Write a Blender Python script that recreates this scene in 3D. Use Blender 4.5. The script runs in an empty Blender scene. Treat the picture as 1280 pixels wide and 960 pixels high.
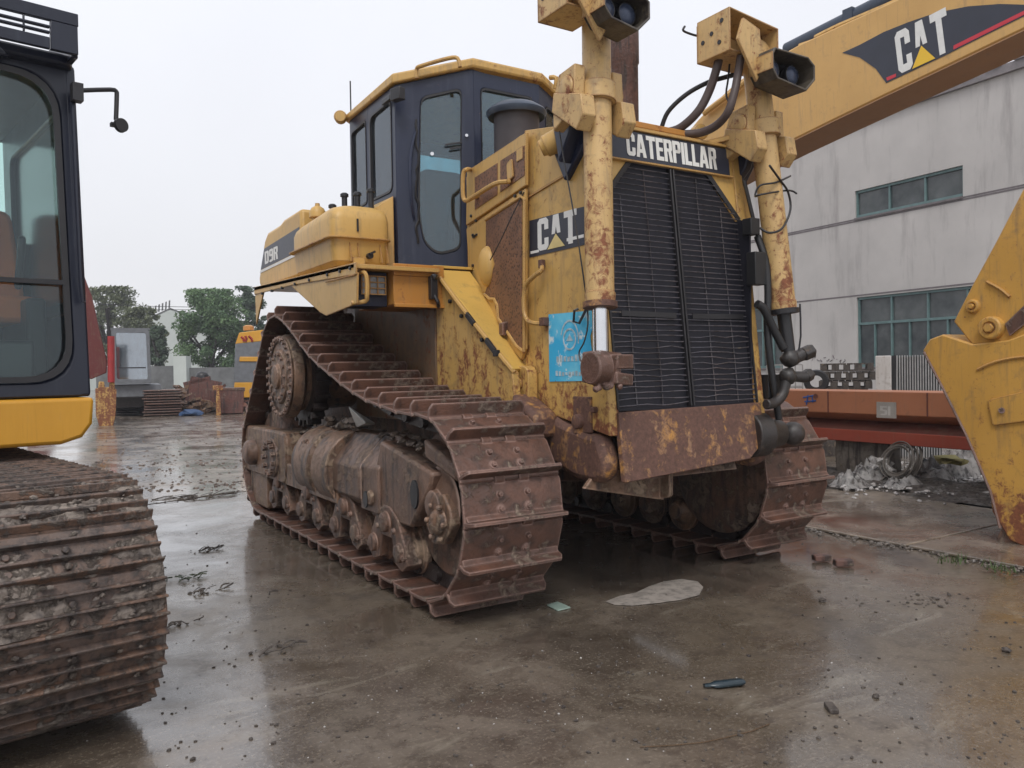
import bpy, bmesh, math, random
from mathutils import Vector, Matrix, noise
R_ = math.radians
rnd = random.Random(11)
scene = bpy.context.scene
col = bpy.data.collections.new('yard'); scene.collection.children.link(col)
V = Vector
# ------------------------------------------------------------------ camera frame (metres; X across the bulldozer, Y to its rear)
F0 = 1000.0; CX, CY = 640.0, 480.0
_v2 = V((1590, -45, 1000)).normalized()
_v1 = V((-629, -8, 1000)); _v1 = (_v1 - _v2*_v1.dot(_v2)).normalized()
_up = _v2.cross(_v1)
if _up.y > 0: _up = -_up
RC = Matrix((_v2, _v1, _up)).transposed()
CAM = V((-3.345, -3.422, 1.36))
def ray(u, v): return RC.transposed() @ V(((u-CX)/F0, (v-CY)/F0, 1.0))
def U(u, v, X=None, Y=None, Z=None, D=None):
    """point measured off the photograph at a known X, Y, Z or distance"""
    r = ray(u, v)
    if X is not None: s = (X-CAM.x)/r.x
    elif Y is not None: s = (Y-CAM.y)/r.y
    elif Z is not None: s = (Z-CAM.z)/r.z
    else: s = D
    return CAM + r*s
def UP(u, v, p, n):
    r = ray(u, v); s = (V(p)-CAM).dot(V(n))/r.dot(V(n)); return CAM + r*s
# ------------------------------------------------------------------ materials
MATS = {}
def lin(c): return tuple(c)+(1.0,)
class NT:
    def __init__(s, name):
        s.m = bpy.data.materials.new(name); s.m.use_nodes = True
        s.n = s.m.node_tree.nodes; s.l = s.m.node_tree.links
        s.b = s.n['Principled BSDF']; s.out = s.n['Material Output']
        s.tc = s.n.new('ShaderNodeTexCoord')
    def lk(s, a, b): s.l.new(a, b)
    def mp(s, scale=(1,1,1), coord='Object', rot=(0,0,0)):
        m = s.n.new('ShaderNodeMapping'); s.lk(s.tc.outputs[coord], m.inputs[0])
        m.inputs['Scale'].default_value = scale; m.inputs['Rotation'].default_value = rot; return m.outputs[0]
    def noise(s, vec, scale, detail=6, rough=.6, dist=0):
        t = s.n.new('ShaderNodeTexNoise'); s.lk(vec, t.inputs['Vector'])
        t.inputs['Scale'].default_value = scale; t.inputs['Detail'].default_value = detail
        t.inputs['Roughness'].default_value = rough; t.inputs['Distortion'].default_value = dist
        return t.outputs[0]
    def voro(s, vec, scale, feat='F1'):
        t = s.n.new('ShaderNodeTexVoronoi'); s.lk(vec, t.inputs['Vector']); t.feature = feat
        t.inputs['Scale'].default_value = scale; return t.outputs[0]
    def ramp(s, fac, a, b, c0=(0,0,0), c1=(1,1,1)):
        r = s.n.new('ShaderNodeValToRGB'); s.lk(fac, r.inputs[0])
        r.color_ramp.elements[0].position = a; r.color_ramp.elements[1].position = b
        r.color_ramp.elements[0].color = lin(c0); r.color_ramp.elements[1].color = lin(c1); return r.outputs[0]
    def mix(s, fac, a, b, mode='MIX'):
        m = s.n.new('ShaderNodeMix'); m.data_type = 'RGBA'; m.blend_type = mode
        for sock, v in ((m.inputs[0], fac), (m.inputs[6], a), (m.inputs[7], b)):
            if isinstance(v, (int, float)): sock.default_value = v
            elif isinstance(v, tuple): sock.default_value = lin(v)
            else: s.lk(v, sock)
        return m.outputs[2]
    def math(s, op, a, b=0.0, clamp=False):
        m = s.n.new('ShaderNodeMath'); m.operation = op; m.use_clamp = clamp
        for i, v in enumerate((a, b)):
            if isinstance(v, (int, float)): m.inputs[i].default_value = v
            else: s.lk(v, m.inputs[i])
        return m.outputs[0]
    def bump(s, h, strength=.4, dist=.01, normal=None):
        b = s.n.new('ShaderNodeBump'); b.inputs['Strength'].default_value = strength
        b.inputs['Distance'].default_value = dist; s.lk(h, b.inputs['Height'])
        if normal: s.lk(normal, b.inputs['Normal'])
        return b.outputs[0]
    def set(s, col=None, rough=None, metal=None, normal=None, spec=None, coat=None):
        for k, v in (('Base Color', col), ('Roughness', rough), ('Metallic', metal), ('Normal', normal), ('Specular IOR Level', spec), ('Coat Weight', coat)):
            if v is None: continue
            i = s.b.inputs[k]
            if isinstance(v, (int, float)): i.default_value = v
            elif isinstance(v, tuple): i.default_value = lin(v)
            else: s.lk(v, i)
        return s.m
def paint(name, c, rust=.3, dirt=.3, rough=.42, rustc=(.13,.045,.02), dirtc=(.16,.115,.075), chips=.5, dirty_low=None, edge=False):
    t = NT(name)
    g = t.mp()
    n1 = t.noise(g, 1.7, 5, .6); n2 = t.noise(g, 9, 8, .68, .3); n3 = t.noise(t.mp((14,14,1.6)), 1.3, 6, .65)
    n4 = t.noise(g, 42, 6, .7)
    c = tuple(c)
    base = t.mix(t.ramp(n1, .3, .7), c, tuple(x*k for x, k in zip(c, (.86,.84,.8))))
    base = t.mix(t.math('MULTIPLY', t.ramp(n3, .5, .8), .35), base, tuple(min(1, x*1.12+.02) for x in c))
    # run-down streaks of grime
    st = t.math('MULTIPLY', t.ramp(n3, .62-.2*dirt, .85), min(1, .35+dirt))
    base = t.mix(st, base, dirtc)
    dm = t.math('MULTIPLY', t.ramp(n2, .66-.25*dirt, .78), min(1, .25+dirt*.8))
    base = t.mix(dm, base, dirtc)
    fs = t.noise(t.mp((60,60,2.2)), 1.0, 4, .6); base = t.mix(t.math('MULTIPLY', t.ramp(fs, .60, .72), .25+.3*dirt), base, tuple(x*.55 for x in c))
    # rust patches, with broken edges
    rs = t.math('ADD', t.math('MULTIPLY', t.noise(g, 19, 8, .72, .6), .55), t.math('MULTIPLY', t.noise(t.mp((3,3,1.0)), 2.6, 5, .65), .45))
    if dirty_low:
        z0, z1, amt = dirty_low
        geo = t.n.new('ShaderNodeNewGeometry'); sx = t.n.new('ShaderNodeSeparateXYZ'); t.lk(geo.outputs['Position'], sx.inputs[0])
        mr = t.n.new('ShaderNodeMapRange'); t.lk(sx.outputs[2], mr.inputs[0]); mr.inputs[1].default_value = z0; mr.inputs[2].default_value = z1
        mr.inputs[3].default_value = amt; mr.inputs[4].default_value = 0.0
        rs = t.math('ADD', rs, mr.outputs[0])
    rm = t.ramp(rs, .70-.28*rust, .76-.24*rust)
    ch = t.math('MULTIPLY', t.ramp(n4, .72-.16*chips*rust**.5, .75-.12*chips*rust**.5), 1.0)
    rm = t.math('MAXIMUM', rm, ch)
    if edge:
        bv = t.n.new('ShaderNodeBevel'); bv.samples = 3; bv.inputs[0].default_value = .016
        ge = t.n.new('ShaderNodeNewGeometry'); vm = t.n.new('ShaderNodeVectorMath'); vm.operation = 'DOT_PRODUCT'; t.lk(bv.outputs[0], vm.inputs[0]); t.lk(ge.outputs['Normal'], vm.inputs[1])
        eg = t.noise(g, 7, 7, .7)
        em = t.ramp(t.math('ADD', t.math('SUBTRACT', vm.outputs['Value'], .10), t.math('MULTIPLY', eg, .30)), .915, .96, (1,1,1), (0,0,0))
        rm = t.math('MAXIMUM', rm, em)
    rc = t.mix(t.ramp(n4, .3, .7), rustc, tuple(x*2.1 for x in rustc))
    colr = t.mix(rm, base, rc)
    h = t.math('ADD', t.math('MULTIPLY', rm, .6), t.math('MULTIPLY', n4, .25))
    ro = t.math('ADD', t.math('MULTIPLY', rm, .3), t.math('ADD', rough-.08, t.math('MULTIPLY', n2, .2)))
    t.set(colr, ro, 0.0, t.bump(h, .35, .004))
    MATS[name] = t.m; return t.m
def crust(name, c0, c1, mud=(.24,.19,.14), mudamt=.35, rough=.42, bump=.8, scale=1.0, dark=(.03,.022,.02), edge=False, streak=.82):
    """bare rusty steel with mud dried on it, wet from rain"""
    t = NT(name); g = t.mp()
    a = t.noise(g, 3.2*scale, 6, .62); b = t.noise(g, 15*scale, 8, .7, .4); c = t.noise(g, 70*scale, 5, .7)
    d = t.noise(t.mp((9,9,1.2)), 1.5*scale, 5, .6)
    base = t.mix(t.ramp(a, .32, .68), c0, c1)
    base = t.mix(t.ramp(b, .46, .60), base, tuple(x*.55 for x in c0))
    base = t.mix(t.math('MULTIPLY', t.ramp(d, .50, .62), streak), base, dark)
    mm = t.math('MULTIPLY', t.ramp(t.math('ADD', t.math('MULTIPLY', a, .45), t.math('MULTIPLY', b, .55)), .60-.15*mudamt, .655-.15*mudamt), .9)
    base = t.mix(mm, base, t.mix(t.ramp(c, .3, .7), mud, tuple(x*.55 for x in mud)))
    h = t.math('ADD', t.math('MULTIPLY', b, .7), t.math('ADD', t.math('MULTIPLY', c, .25), t.math('MULTIPLY', mm, .5)))
    ro = t.math('ADD', rough-.12, t.math('ADD', t.math('MULTIPLY', b, .3), t.math('MULTIPLY', mm, .2)))
    if edge:
        bv = t.n.new('ShaderNodeBevel'); bv.samples = 3; bv.inputs[0].default_value = .018
        ge = t.n.new('ShaderNodeNewGeometry'); vm = t.n.new('ShaderNodeVectorMath'); vm.operation = 'DOT_PRODUCT'; t.lk(bv.outputs[0], vm.inputs[0]); t.lk(ge.outputs['Normal'], vm.inputs[1])
        em = t.ramp(t.math('ADD', vm.outputs['Value'], t.math('MULTIPLY', b, .10)), .93, 1.03, (1,1,1), (0,0,0))
        base = t.mix(t.math('MULTIPLY', em, .75), base, tuple(min(1, x*1.5+.14) for x in c0))
    t.set(base, ro, 0.0, t.bump(h, bump, .014), spec=.6)
    MATS[name] = t.m; return t.m
def plain(name, c, rough=.5, metal=0.0, var=.25, scale=6, bump=.15, spec=None):
    t = NT(name); g = t.mp(); a = t.noise(g, scale, 6, .6); b = t.noise(g, scale*6, 4, .7)
    base = t.mix(t.ramp(a, .35, .65), c, tuple(x*(1-var) for x in c))
    t.set(base, t.math('ADD', rough-.07, t.math('MULTIPLY', b, .15)), metal, t.bump(b, bump, .003), spec=spec)
    MATS[name] = t.m; return t.m
YEL = (.60,.375,.115)
M = {}
M['yellow'] = paint('yellow_paint', YEL, rust=.26, dirt=.42, edge=True)
M['yellow_worn'] = paint('yellow_paint_worn', YEL, rust=.5, dirt=.55, dirty_low=(.8, 1.9, .13), edge=True)
M['yellow_bright'] = paint('yellow_paint_bright', (.66,.43,.11), rust=.22, dirt=.3)
M['yellow_cyl'] = paint('yellow_paint_cylinder', (.60,.40,.17), rust=.56, dirt=.5, chips=1.0, edge=True, dirty_low=(1.5,2.7,.10))
M['dark_crust'] = crust('dark_crust', (.040,.034,.031), (.022,.020,.020), mud=(.13,.09,.065), mudamt=.35, bump=.4)
M['orange_worn'] = paint('orange_paint_worn', (.50,.23,.05), rust=.45, dirt=.35)
M['boom_yellow'] = paint('boom_paint', (.60,.36,.12), rust=.15, dirt=.35, chips=.3, rough=.38)
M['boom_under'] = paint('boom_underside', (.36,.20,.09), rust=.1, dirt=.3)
M['bucket_yellow'] = paint('bucket_paint', (.60,.335,.075), rust=.42, dirt=.5, chips=.9, dirty_low=(-.1,.8,.26), edge=True)
M['base_yellow'] = paint('house_paint', (.66,.33,.03), rust=.05, dirt=.1, chips=.1, rough=.35)
M['rust_guard'] = paint('rusted_guard', (.52,.25,.05), rust=1.18, dirt=.9, rustc=(.075,.038,.028), dirtc=(.30,.20,.155))
M['cab_navy'] = paint('cab_navy', (.014,.021,.052), rust=.22, dirt=.25, rough=.33, rustc=(.10,.055,.04), dirtc=(.06,.07,.10))
M['near_navy'] = paint('cab_navy_clean', (.013,.017,.034), rust=.02, dirt=.08, chips=.1, rough=.3, dirtc=(.05,.06,.085))
M['track'] = crust('track_steel', (.165,.075,.048), (.062,.038,.030), mud=(.31,.24,.18), mudamt=.33, edge=True, streak=.45)
M['track_red'] = crust('track_steel_red', (.17,.06,.045), (.11,.05,.04), mud=(.27,.19,.14), mudamt=.35)
M['chain'] = crust('chain_steel', (.045,.03,.027), (.03,.024,.022), mudamt=.2)
M['frame'] = crust('frame_steel', (.22,.115,.072), (.065,.044,.038), mud=(.28,.205,.155), mudamt=.65, bump=1.0, edge=True)
M['frame_gray'] = crust('frame_gray', (.25,.15,.105), (.075,.045,.034), mud=(.27,.19,.14), mudamt=.45, bump=.6, edge=True)
M['frame_tan'] = crust('frame_tan', (.28,.16,.095), (.11,.065,.048), mud=(.36,.26,.18), mudamt=.6, edge=True)
M['mud'] = crust('caked_mud', (.15,.11,.085), (.21,.16,.125), mud=(.20,.16,.125), mudamt=.5, rough=.5, bump=1.0, scale=1.6)
M['ex_mud'] = crust('track_mud', (.15,.12,.10), (.23,.19,.16), mud=(.33,.275,.23), mudamt=.6, rough=.42, bump=1.0, scale=1.3)
M['ex_track'] = crust('track_bar_steel', (.10,.078,.07), (.19,.105,.065), mud=(.22,.18,.15), mudamt=.35, scale=1.2)
M['ex_bar'] = crust('grouser_edge', (.19,.11,.075), (.11,.09,.082), mud=(.22,.18,.15), mudamt=.15)
M['black'] = plain('black_steel', (.022,.021,.024), .42)
M['grime'] = crust('grimy_steel', (.10,.08,.055), (.055,.05,.045), mud=(.20,.16,.10), mudamt=.4, bump=.4)
M['dark_rubber'] = plain('hose_rubber', (.02,.02,.022), .45)
M['hose_brown'] = plain('hose_brown', (.075,.05,.045), .5)
M['stack'] = crust('stack_rust', (.15,.065,.045), (.09,.05,.045), mudamt=.15, scale=2)
M['chrome'] = plain('chrome_rod', (.75,.76,.78), .18, 1.0, .1)
M['cap_blue'] = plain('cap_blue', (.035,.05,.08), .4, 0, .3)
M['canister'] = plain('canister', (.055,.048,.055), .5)
M['white'] = plain('white_letter', (.74,.74,.72), .5, 0, .1, 20)
M['pale_y'] = plain('pale_yellow', (.72,.58,.25), .5)
M['decal_y'] = plain('decal_yellow', (.80,.50,.03), .4, 0, .05)
M['decal_dark'] = plain('decal_dark', (.030,.034,.052), .4, 0, .15)
M['decal_red'] = plain('decal_red', (.55,.03,.05), .4, 0, .1)
M['black_grille'] = plain('grille_back', (.008,.008,.016), .6)
M['slat'] = crust('grille_slat', (.085,.085,.105), (.12,.095,.09), mudamt=.1, bump=.2)
M['lamp_glass'] = plain('lamp_glass', (.32,.34,.36), .12, .3, .2, 30)
M['lamp_blue'] = plain('lamp_blue', (.05,.065,.11), .25, .2, .2, 30)
def perf():
    t = NT('perforated_panel'); g = t.mp()
    v = t.voro(t.mp((1,1,1), rot=(0,0,0)), 48); n = t.noise(g, 5, 5, .6)
    c = t.mix(t.ramp(n, .35, .65), (.24,.115,.06), (.16,.08,.05))
    c = t.mix(t.ramp(v, .25, .40), (.045,.025,.02), c)
    t.set(c, .6, 0, t.bump(v, .4, .003)); M['perf'] = t.m
perf()
def glass(name, tint, refl=.25, dirt=.12):
    t = NT(name); g = t.mp()
    tr = t.n.new('ShaderNodeBsdfTransparent'); tr.inputs[0].default_value = lin(tint)
    gl = t.n.new('ShaderNodeBsdfGlossy'); gl.inputs['Roughness'].default_value = .04; gl.inputs[0].default_value = (.85,.92,1,1)
    df = t.n.new('ShaderNodeBsdfDiffuse'); df.inputs[0].default_value = (.30,.31,.32,1)
    fr = t.n.new('ShaderNodeFresnel'); fr.inputs[0].default_value = 1.5
    m1 = t.n.new('ShaderNodeMixShader'); t.lk(t.math('ADD', fr.outputs[0], refl*.5, True), m1.inputs[0]); t.lk(tr.outputs[0], m1.inputs[1]); t.lk(gl.outputs[0], m1.inputs[2])
    m2 = t.n.new('ShaderNodeMixShader'); dn = t.ramp(t.noise(t.mp((3,3,1)), 2.5, 6, .6), .35, .8)
    t.lk(t.math('MULTIPLY', dn, dirt*2), m2.inputs[0]); t.lk(m1.outputs[0], m2.inputs[1]); t.lk(df.outputs[0], m2.inputs[2])
    t.lk(m2.outputs[0], t.out.inputs[0]); M[name] = t.m
glass('cab_glass', (.60,.76,.80), .10, .07)
glass('near_glass', (.88,.97,.95), .0, .015)
glass('far_glass', (.35,.42,.46), .75, .15)
def winglass():
    t = NT('factory_glass'); n = t.noise(t.mp((1,1,1)), 1.4, 4, .6)
    t.set(t.mix(t.ramp(n, .35, .7), (.03,.038,.042), (.11,.12,.12)), .22, 0); M['factory_glass'] = t.m
winglass()
# ------------------------------------------------------------------ mesh builder
ORG = {}
class MB:
    def __init__(s): s.bm = bmesh.new()
    def _face(s, vs):
        try: return s.bm.faces.new(vs)
        except ValueError: return None
    def prism(s, pts, vec):
        """closed polygon (planar, 3-D) extruded by vec"""
        pts = [V(p) for p in pts]; vec = V(vec)
        n = V((0,0,0))
        for i in range(len(pts)):
            a, b = pts[i]-pts[0], pts[(i+1) % len(pts)]-pts[0]; n += a.cross(b)
        if n.dot(vec) > 0: pts.reverse()
        a = [s.bm.verts.new(p) for p in pts]; b = [s.bm.verts.new(p+vec) for p in pts]
        s._face(a); s._face(b[::-1]); k = len(a)
        for i in range(k):
            j = (i+1) % k; s._face([a[j], a[i], b[i], b[j]])
        return s
    def box(s, x0, x1, y0, y1, z0, z1):
        return s.prism([(x0,y0,z0),(x1,y0,z0),(x1,y1,z0),(x0,y1,z0)], (0,0,z1-z0))
    def obox(s, c, size, rot=(0,0,0)):
        from mathutils import Euler
        m = Euler([R_(a) for a in rot]).to_matrix(); c = V(c); h = V(size)*.5
        p = [c + m @ V((sx*h.x, sy*h.y, -h.z)) for sx, sy in ((-1,-1),(1,-1),(1,1),(-1,1))]
        return s.prism(p, m @ V((0,0,2*h.z)))
    def bar(s, p0, p1, w, h, up=(0,0,1)):
        p0, p1 = V(p0), V(p1); d = (p1-p0).normalized(); u = V(up); x = d.cross(u)
        if x.length < 1e-4: x = d.cross(V((1,0,0)))
        x.normalize(); y = x.cross(d)
        return s.prism([p0+x*a*w/2+y*b*h/2 for a, b in ((-1,-1),(1,-1),(1,1),(-1,1))], p1-p0)
    def ring(s, c, ax, r, n):
        ax = V(ax).normalized(); x = ax.cross(V((0,0,1)))
        if x.length < 1e-3: x = V((1,0,0))
        x.normalize(); y = ax.cross(x)
        return [s.bm.verts.new(V(c) + x*math.cos(2*math.pi*i/n)*r + y*math.sin(2*math.pi*i/n)*r) for i in range(n)]
    def lathe(s, c, ax, prof, n=24, cap=True):
        """profile of (distance along axis, radius)"""
        ax = V(ax).normalized(); c = V(c); rs = []
        for t, r in prof: rs.append(s.ring(c+ax*t, ax, max(r, 1e-4), n))
        for a, b in zip(rs, rs[1:]):
            for i in range(n):
                j = (i+1) % n; s._face([a[i], a[j], b[j], b[i]])
        if cap: s._face(rs[0][::-1]); s._face(rs[-1])
        return s
    def cyl(s, p0, p1, r0, r1=None, n=20):
        p0, p1 = V(p0), V(p1); d = p1-p0
        return s.lathe(p0, d, [(0, r0), (d.length, r0 if r1 is None else r1)], n)
    def tube(s, pts, r, n=8, smooth=4):
        P = [V(p) for p in pts]
        if smooth and len(P) > 2:
            Q = []
            for i in range(len(P)-1):
                a, b, c, d = P[max(i-1,0)], P[i], P[i+1], P[min(i+2, len(P)-1)]
                for k in range(smooth):
                    t = k/smooth
                    Q.append(.5*((2*b)+(c-a)*t+(2*a-5*b+4*c-d)*t*t+(3*b-a-3*c+d)*t**3))
            Q.append(P[-1]); P = Q
        rs = []; x = None
        for i, p in enumerate(P):
            d = (P[min(i+1, len(P)-1)]-P[max(i-1, 0)]).normalized()
            if x is None:
                x = d.cross(V((0,0,1)))
                if x.length < .05: x = d.cross(V((1,0,0)))
            x = (x - d*x.dot(d)).normalized(); y = d.cross(x)
            rs.append([s.bm.verts.new(p + x*math.cos(2*math.pi*k/n)*r + y*math.sin(2*math.pi*k/n)*r) for k in range(n)])
        for a, b in zip(rs, rs[1:]):
            for i in range(n):
                j = (i+1) % n; s._face([a[i], a[j], b[j], b[i]])
        s._face(rs[0][::-1]); s._face(rs[-1]); return s
    def ball(s, c, r, sub=2, sq=(1,1,1), jit=0, seed=0):
        g = bmesh.ops.create_icosphere(s.bm, subdivisions=sub, radius=1.0)
        rr = random.Random(seed); off = V((rr.random()*50, rr.random()*50, rr.random()*50))
        for v in g['verts']:
            k = 1 + (jit*noise.noise(v.co*1.7+off)*2 if jit else 0)
            v.co = V(c) + V((v.co.x*sq[0], v.co.y*sq[1], v.co.z*sq[2]))*r*k
        return s
    def frame(s, outer, inner, vec):
        """plate with a hole: outer and inner have the same number of points"""
        outer = [V(p) for p in outer]; inner = [V(p) for p in inner]; vec = V(vec); n = len(outer)
        A = [s.bm.verts.new(p) for p in outer]; B = [s.bm.verts.new(p) for p in inner]
        C = [s.bm.verts.new(p+vec) for p in outer]; D = [s.bm.verts.new(p+vec) for p in inner]
        for i in range(n):
            j = (i+1) % n
            s._face([A[i], A[j], B[j], B[i]]); s._face([C[i], D[i], D[j], C[j]])
            s._face([A[i], C[i], C[j], A[j]]); s._face([B[i], B[j], D[j], D[i]])
        return s
    def displace(s, amp, scale, seed=0, subdiv=0):
        if subdiv: bmesh.ops.subdivide_edges(s.bm, edges=s.bm.edges[:], cuts=subdiv, use_grid_fill=True)
        o = V((seed*7.1, seed*3.3, seed*1.7))
        for v in s.bm.verts:
            v.co += V((noise.noise(v.co*scale+o), noise.noise(v.co*scale+o+V((9,0,0))), noise.noise(v.co*scale+o+V((0,9,0)))))*amp
        return s
    def mirror(s):
        for v in s.bm.verts: v.co.x = -v.co.x
        bmesh.ops.reverse_faces(s.bm, faces=s.bm.faces[:]); return s
    def build(s, name, mat, parent=None, bevel=0, smooth=True, label=None, fix=True, off=None, local=False):
        bm = s.bm
        if fix: bmesh.ops.recalc_face_normals(bm, faces=bm.faces[:])
        o0 = V((0,0,0)) if local else (ORG.get(parent.name, V((0,0,0))) if parent else V((0,0,0)))
        if not parent and off is None and not local:
            # a top-level mesh: origin at the middle of its base
            xs = [v.co for v in bm.verts]
            lo = V((min(p.x for p in xs), min(p.y for p in xs), min(p.z for p in xs))); hi = V((max(p.x for p in xs), max(p.y for p in xs), max(p.z for p in xs)))
            off = V(((lo.x+hi.x)/2, (lo.y+hi.y)/2, lo.z))
        if off is not None: o0 = V(off)
        me = bpy.data.meshes.new(name)
        if o0.length: bmesh.ops.translate(bm, verts=bm.verts[:], vec=-o0)
        bm.to_mesh(me); bm.free()
        me.materials.append(M[mat] if isinstance(mat, str) else mat)
        if smooth: me.shade_smooth(); me.set_sharp_from_angle(angle=R_(38))
        o = bpy.data.objects.new(name, me); col.objects.link(o)
        if parent: o.parent = parent; ORG[o.name] = ORG.get(parent.name, V((0,0,0)))
        else: o.location = o0; ORG[o.name] = o0
        if bevel:
            b = o.modifiers.new('bevel', 'BEVEL'); b.width = bevel; b.segments = 2; b.limit_method = 'ANGLE'; b.angle_limit = R_(40)
        if label: o['label'] = label
        return o
def tag(o, label=None, cat=None, group=None, kind=None):
    if label: o['label'] = label
    if cat: o['category'] = cat
    if group: o['group'] = group
    if kind: o['kind'] = kind
    return o
def empty(name, loc=(0,0,0), rz=0, label=None, cat=None, group=None):
    o = bpy.data.objects.new(name, None); col.objects.link(o); o.location = loc; o.rotation_euler = (0,0,rz)
    o.empty_display_size = .2; ORG[o.name] = V(loc) if not rz else V((0,0,0)); tag(o, label, cat, group); return o
def copy_tree(o, parent=None):
    c = o.copy(); col.objects.link(c); c.parent = parent
    for ch in list(o.children): copy_tree(ch, c)
    return c
def rrect(w, h, r, k=4, taper=0):
    """rounded rectangle, 4*(k+1) points, centred"""
    out = []
    for cx, cy, a0 in ((w/2-r, h/2-r, 0), (-w/2+r, h/2-r, 90), (-w/2+r, -h/2+r, 180), (w/2-r, -h/2+r, 270)):
        for i in range(k+1):
            a = R_(a0+90*i/k); out.append((cx+r*math.cos(a), cy+r*math.sin(a)))
    return out
def rquad(P, r, k=3):
    """round the corners of a 3-D polygon"""
    P = [V(p) for p in P]; out = []; n = len(P)
    for i in range(n):
        p, a, b = P[i], P[i-1], P[(i+1) % n]
        da = (a-p); db = (b-p); ra = min(r, da.length*.45); rb = min(r, db.length*.45)
        s0 = p+da.normalized()*ra; s1 = p+db.normalized()*rb
        for j in range(k+1):
            t = j/k; out.append(s0*(1-t)**2 + p*2*t*(1-t) + s1*t*t)
    return out
def inset(P, d):
    """shrink a quad towards its centre by about d metres on each side"""
    P = [V(p) for p in P]; n = len(P); out = []
    nm = (P[1]-P[0]).cross(P[2]-P[1]).normalized()
    for i in range(n):
        a, p, b = P[i-1], P[i], P[(i+1) % n]
        e0 = (p-a).normalized(); e1 = (b-p).normalized(); n0 = nm.cross(e0); n1 = nm.cross(e1)
        k = d/max(.3, 1+n0.dot(n1)); out.append(p+(n0+n1)*k)
    return out
# ------------------------------------------------------------------ block lettering
def _c(s):
    return [[tuple(map(float, q.split(','))) for q in p.split(' ')] for p in s.split('|')]
GL = {
 'C': (5, _c('0,1 1.8,1.8 1.8,8.2 0,9|0,9 1.8,8.2 3.2,8.2 5,9 4,10 1,10|3.2,8.2 3.2,6.3 5,6.3 5,9|0,1 1,0 4,0 5,1 3.2,1.8 1.8,1.8|3.2,1.8 5,1 5,3.7 3.2,3.7')),
 'A': (6, _c('0,0 1.9,0 3,7 3,10 1.8,10|6,0 4.2,10 3,10 3,7 4.1,0|2.21,2 3.79,2 3.53,3.6 2.47,3.6')),
 'T': (5.4, _c('0,8.1 5.4,8.1 5.4,10 0,10|1.75,0 3.65,0 3.65,8.1 1.75,8.1')),
 'E': (4.4, _c('0,0 1.8,0 1.8,10 0,10|1.8,8.2 4.4,8.2 4.4,10 1.8,10|1.8,4.2 4,4.2 4,5.8 1.8,5.8|1.8,0 4.4,0 4.4,1.8 1.8,1.8')),
 'R': (5, _c('0,0 1.8,0 1.8,10 0,10|1.8,8.4 3.2,8.4 5,9.2 4.2,10 1.8,10|3.2,6 5,5.6 5,9.2 3.2,8.4|1.8,4.6 4.2,4.6 5,5.6 3.2,6 1.8,6|3.2,0 5,0 4.4,4.6 2.6,4.6')),
 'P': (5, _c('0,0 1.8,0 1.8,10 0,10|1.8,8.4 3.2,8.4 5,9.2 4.2,10 1.8,10|3.2,6 5,5.6 5,9.2 3.2,8.4|1.8,4.6 4.2,4.6 5,5.6 3.2,6 1.8,6')),
 'I': (1.8, _c('0,0 1.8,0 1.8,10 0,10')),
 'L': (4.2, _c('0,0 1.8,0 1.8,10 0,10|1.8,0 4.2,0 4.2,1.8 1.8,1.8')),
 'D': (5, _c('0,0 1.8,0 1.8,10 0,10|1.8,8.2 3.2,8.2 5,9 4,10 1.8,10|3.2,1.8 5,1 5,9 3.2,8.2|1.8,0 4,0 5,1 3.2,1.8 1.8,1.8')),
 '9': (5, _c('0,5.4 1.8,6 1.8,8.2 0,9|0,9 1.8,8.2 3.2,8.2 5,9 4,10 1,10|3.2,1.8 5,1 5,9 3.2,8.2|0,5.4 1,4.4 3.2,4.4 3.2,6 1.8,6|0,1 1,0 4,0 5,1 3.2,1.8 1.2,1.8')),
 '5': (5, _c('0,5 1.8,5 1.8,10 0,10|1.8,8.4 4.8,8.4 4.8,10 1.8,10|1.8,5 3.2,4.4 5,5.2 4.2,6.2 1.8,6.2|3.2,1.8 5,1 5,5.2 3.2,4.4|0,1 1,0 4,0 5,1 3.2,1.8 1.2,1.8')),
 '1': (1.8, _c('0,0 1.8,0 1.8,10 0,10')),
}
def write(mb, text, o, u, v, h, wscale=1.0, gap=.55, depth=.002, n=None, fit=None):
    """lay block letters on a plane: o lower left, u and v unit directions, h letter height"""
    o, u, v = V(o), V(u).normalized(), V(v).normalized(); n = V(n).normalized() if n else u.cross(v)
    tot = sum(GL[c][0]+gap for c in text)-gap; k = h/10
    if fit: wscale = fit/(tot*k)
    x = 0
    for c in text:
        w, polys = GL[c]
        for p in polys: mb.prism([o+u*((x+a)*k*wscale)+v*(b*k) for a, b in p], n*depth)
        x += w+gap
    return mb
# ================================================================== BULLDOZER
dz = empty('bulldozer', (0,2.3,0), 0, 'large weathered yellow bulldozer without its blade, standing in the middle of the wet yard', 'bulldozer')
def cr(pts, k=5):
    P = [V((a, b)) for a, b in pts]; Q = []
    for i in range(len(P)-1):
        a, b, c, d = P[max(i-1,0)], P[i], P[i+1], P[min(i+2, len(P)-1)]
        for j in range(k):
            t = j/k; Q.append(.5*((2*b)+(c-a)*t+(2*a-5*b+4*c-d)*t*t+(3*b-a-3*c+d)*t**3))
    Q.append(P[-1]); return Q
def arc(c, r, a0, a1, n=14): return [V((c[0]+r*math.cos(R_(a0+(a1-a0)*i/n)), c[1]+r*math.sin(R_(a0+(a1-a0)*i/n)))) for i in range(n+1)]
FI, RI, SP = (.62,.60), (4.10,.60), (3.42,1.33)
RW = .52
path = arc(FI, RW, 180, 88, 12)
path += cr([(.66,1.12),(1.0,1.14),(1.5,1.21),(2.0,1.34),(2.5,1.50),(2.95,1.71),(3.18,1.80)])[1:]
path += arc(SP, RW, 110, 30, 10)[1:]
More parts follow.
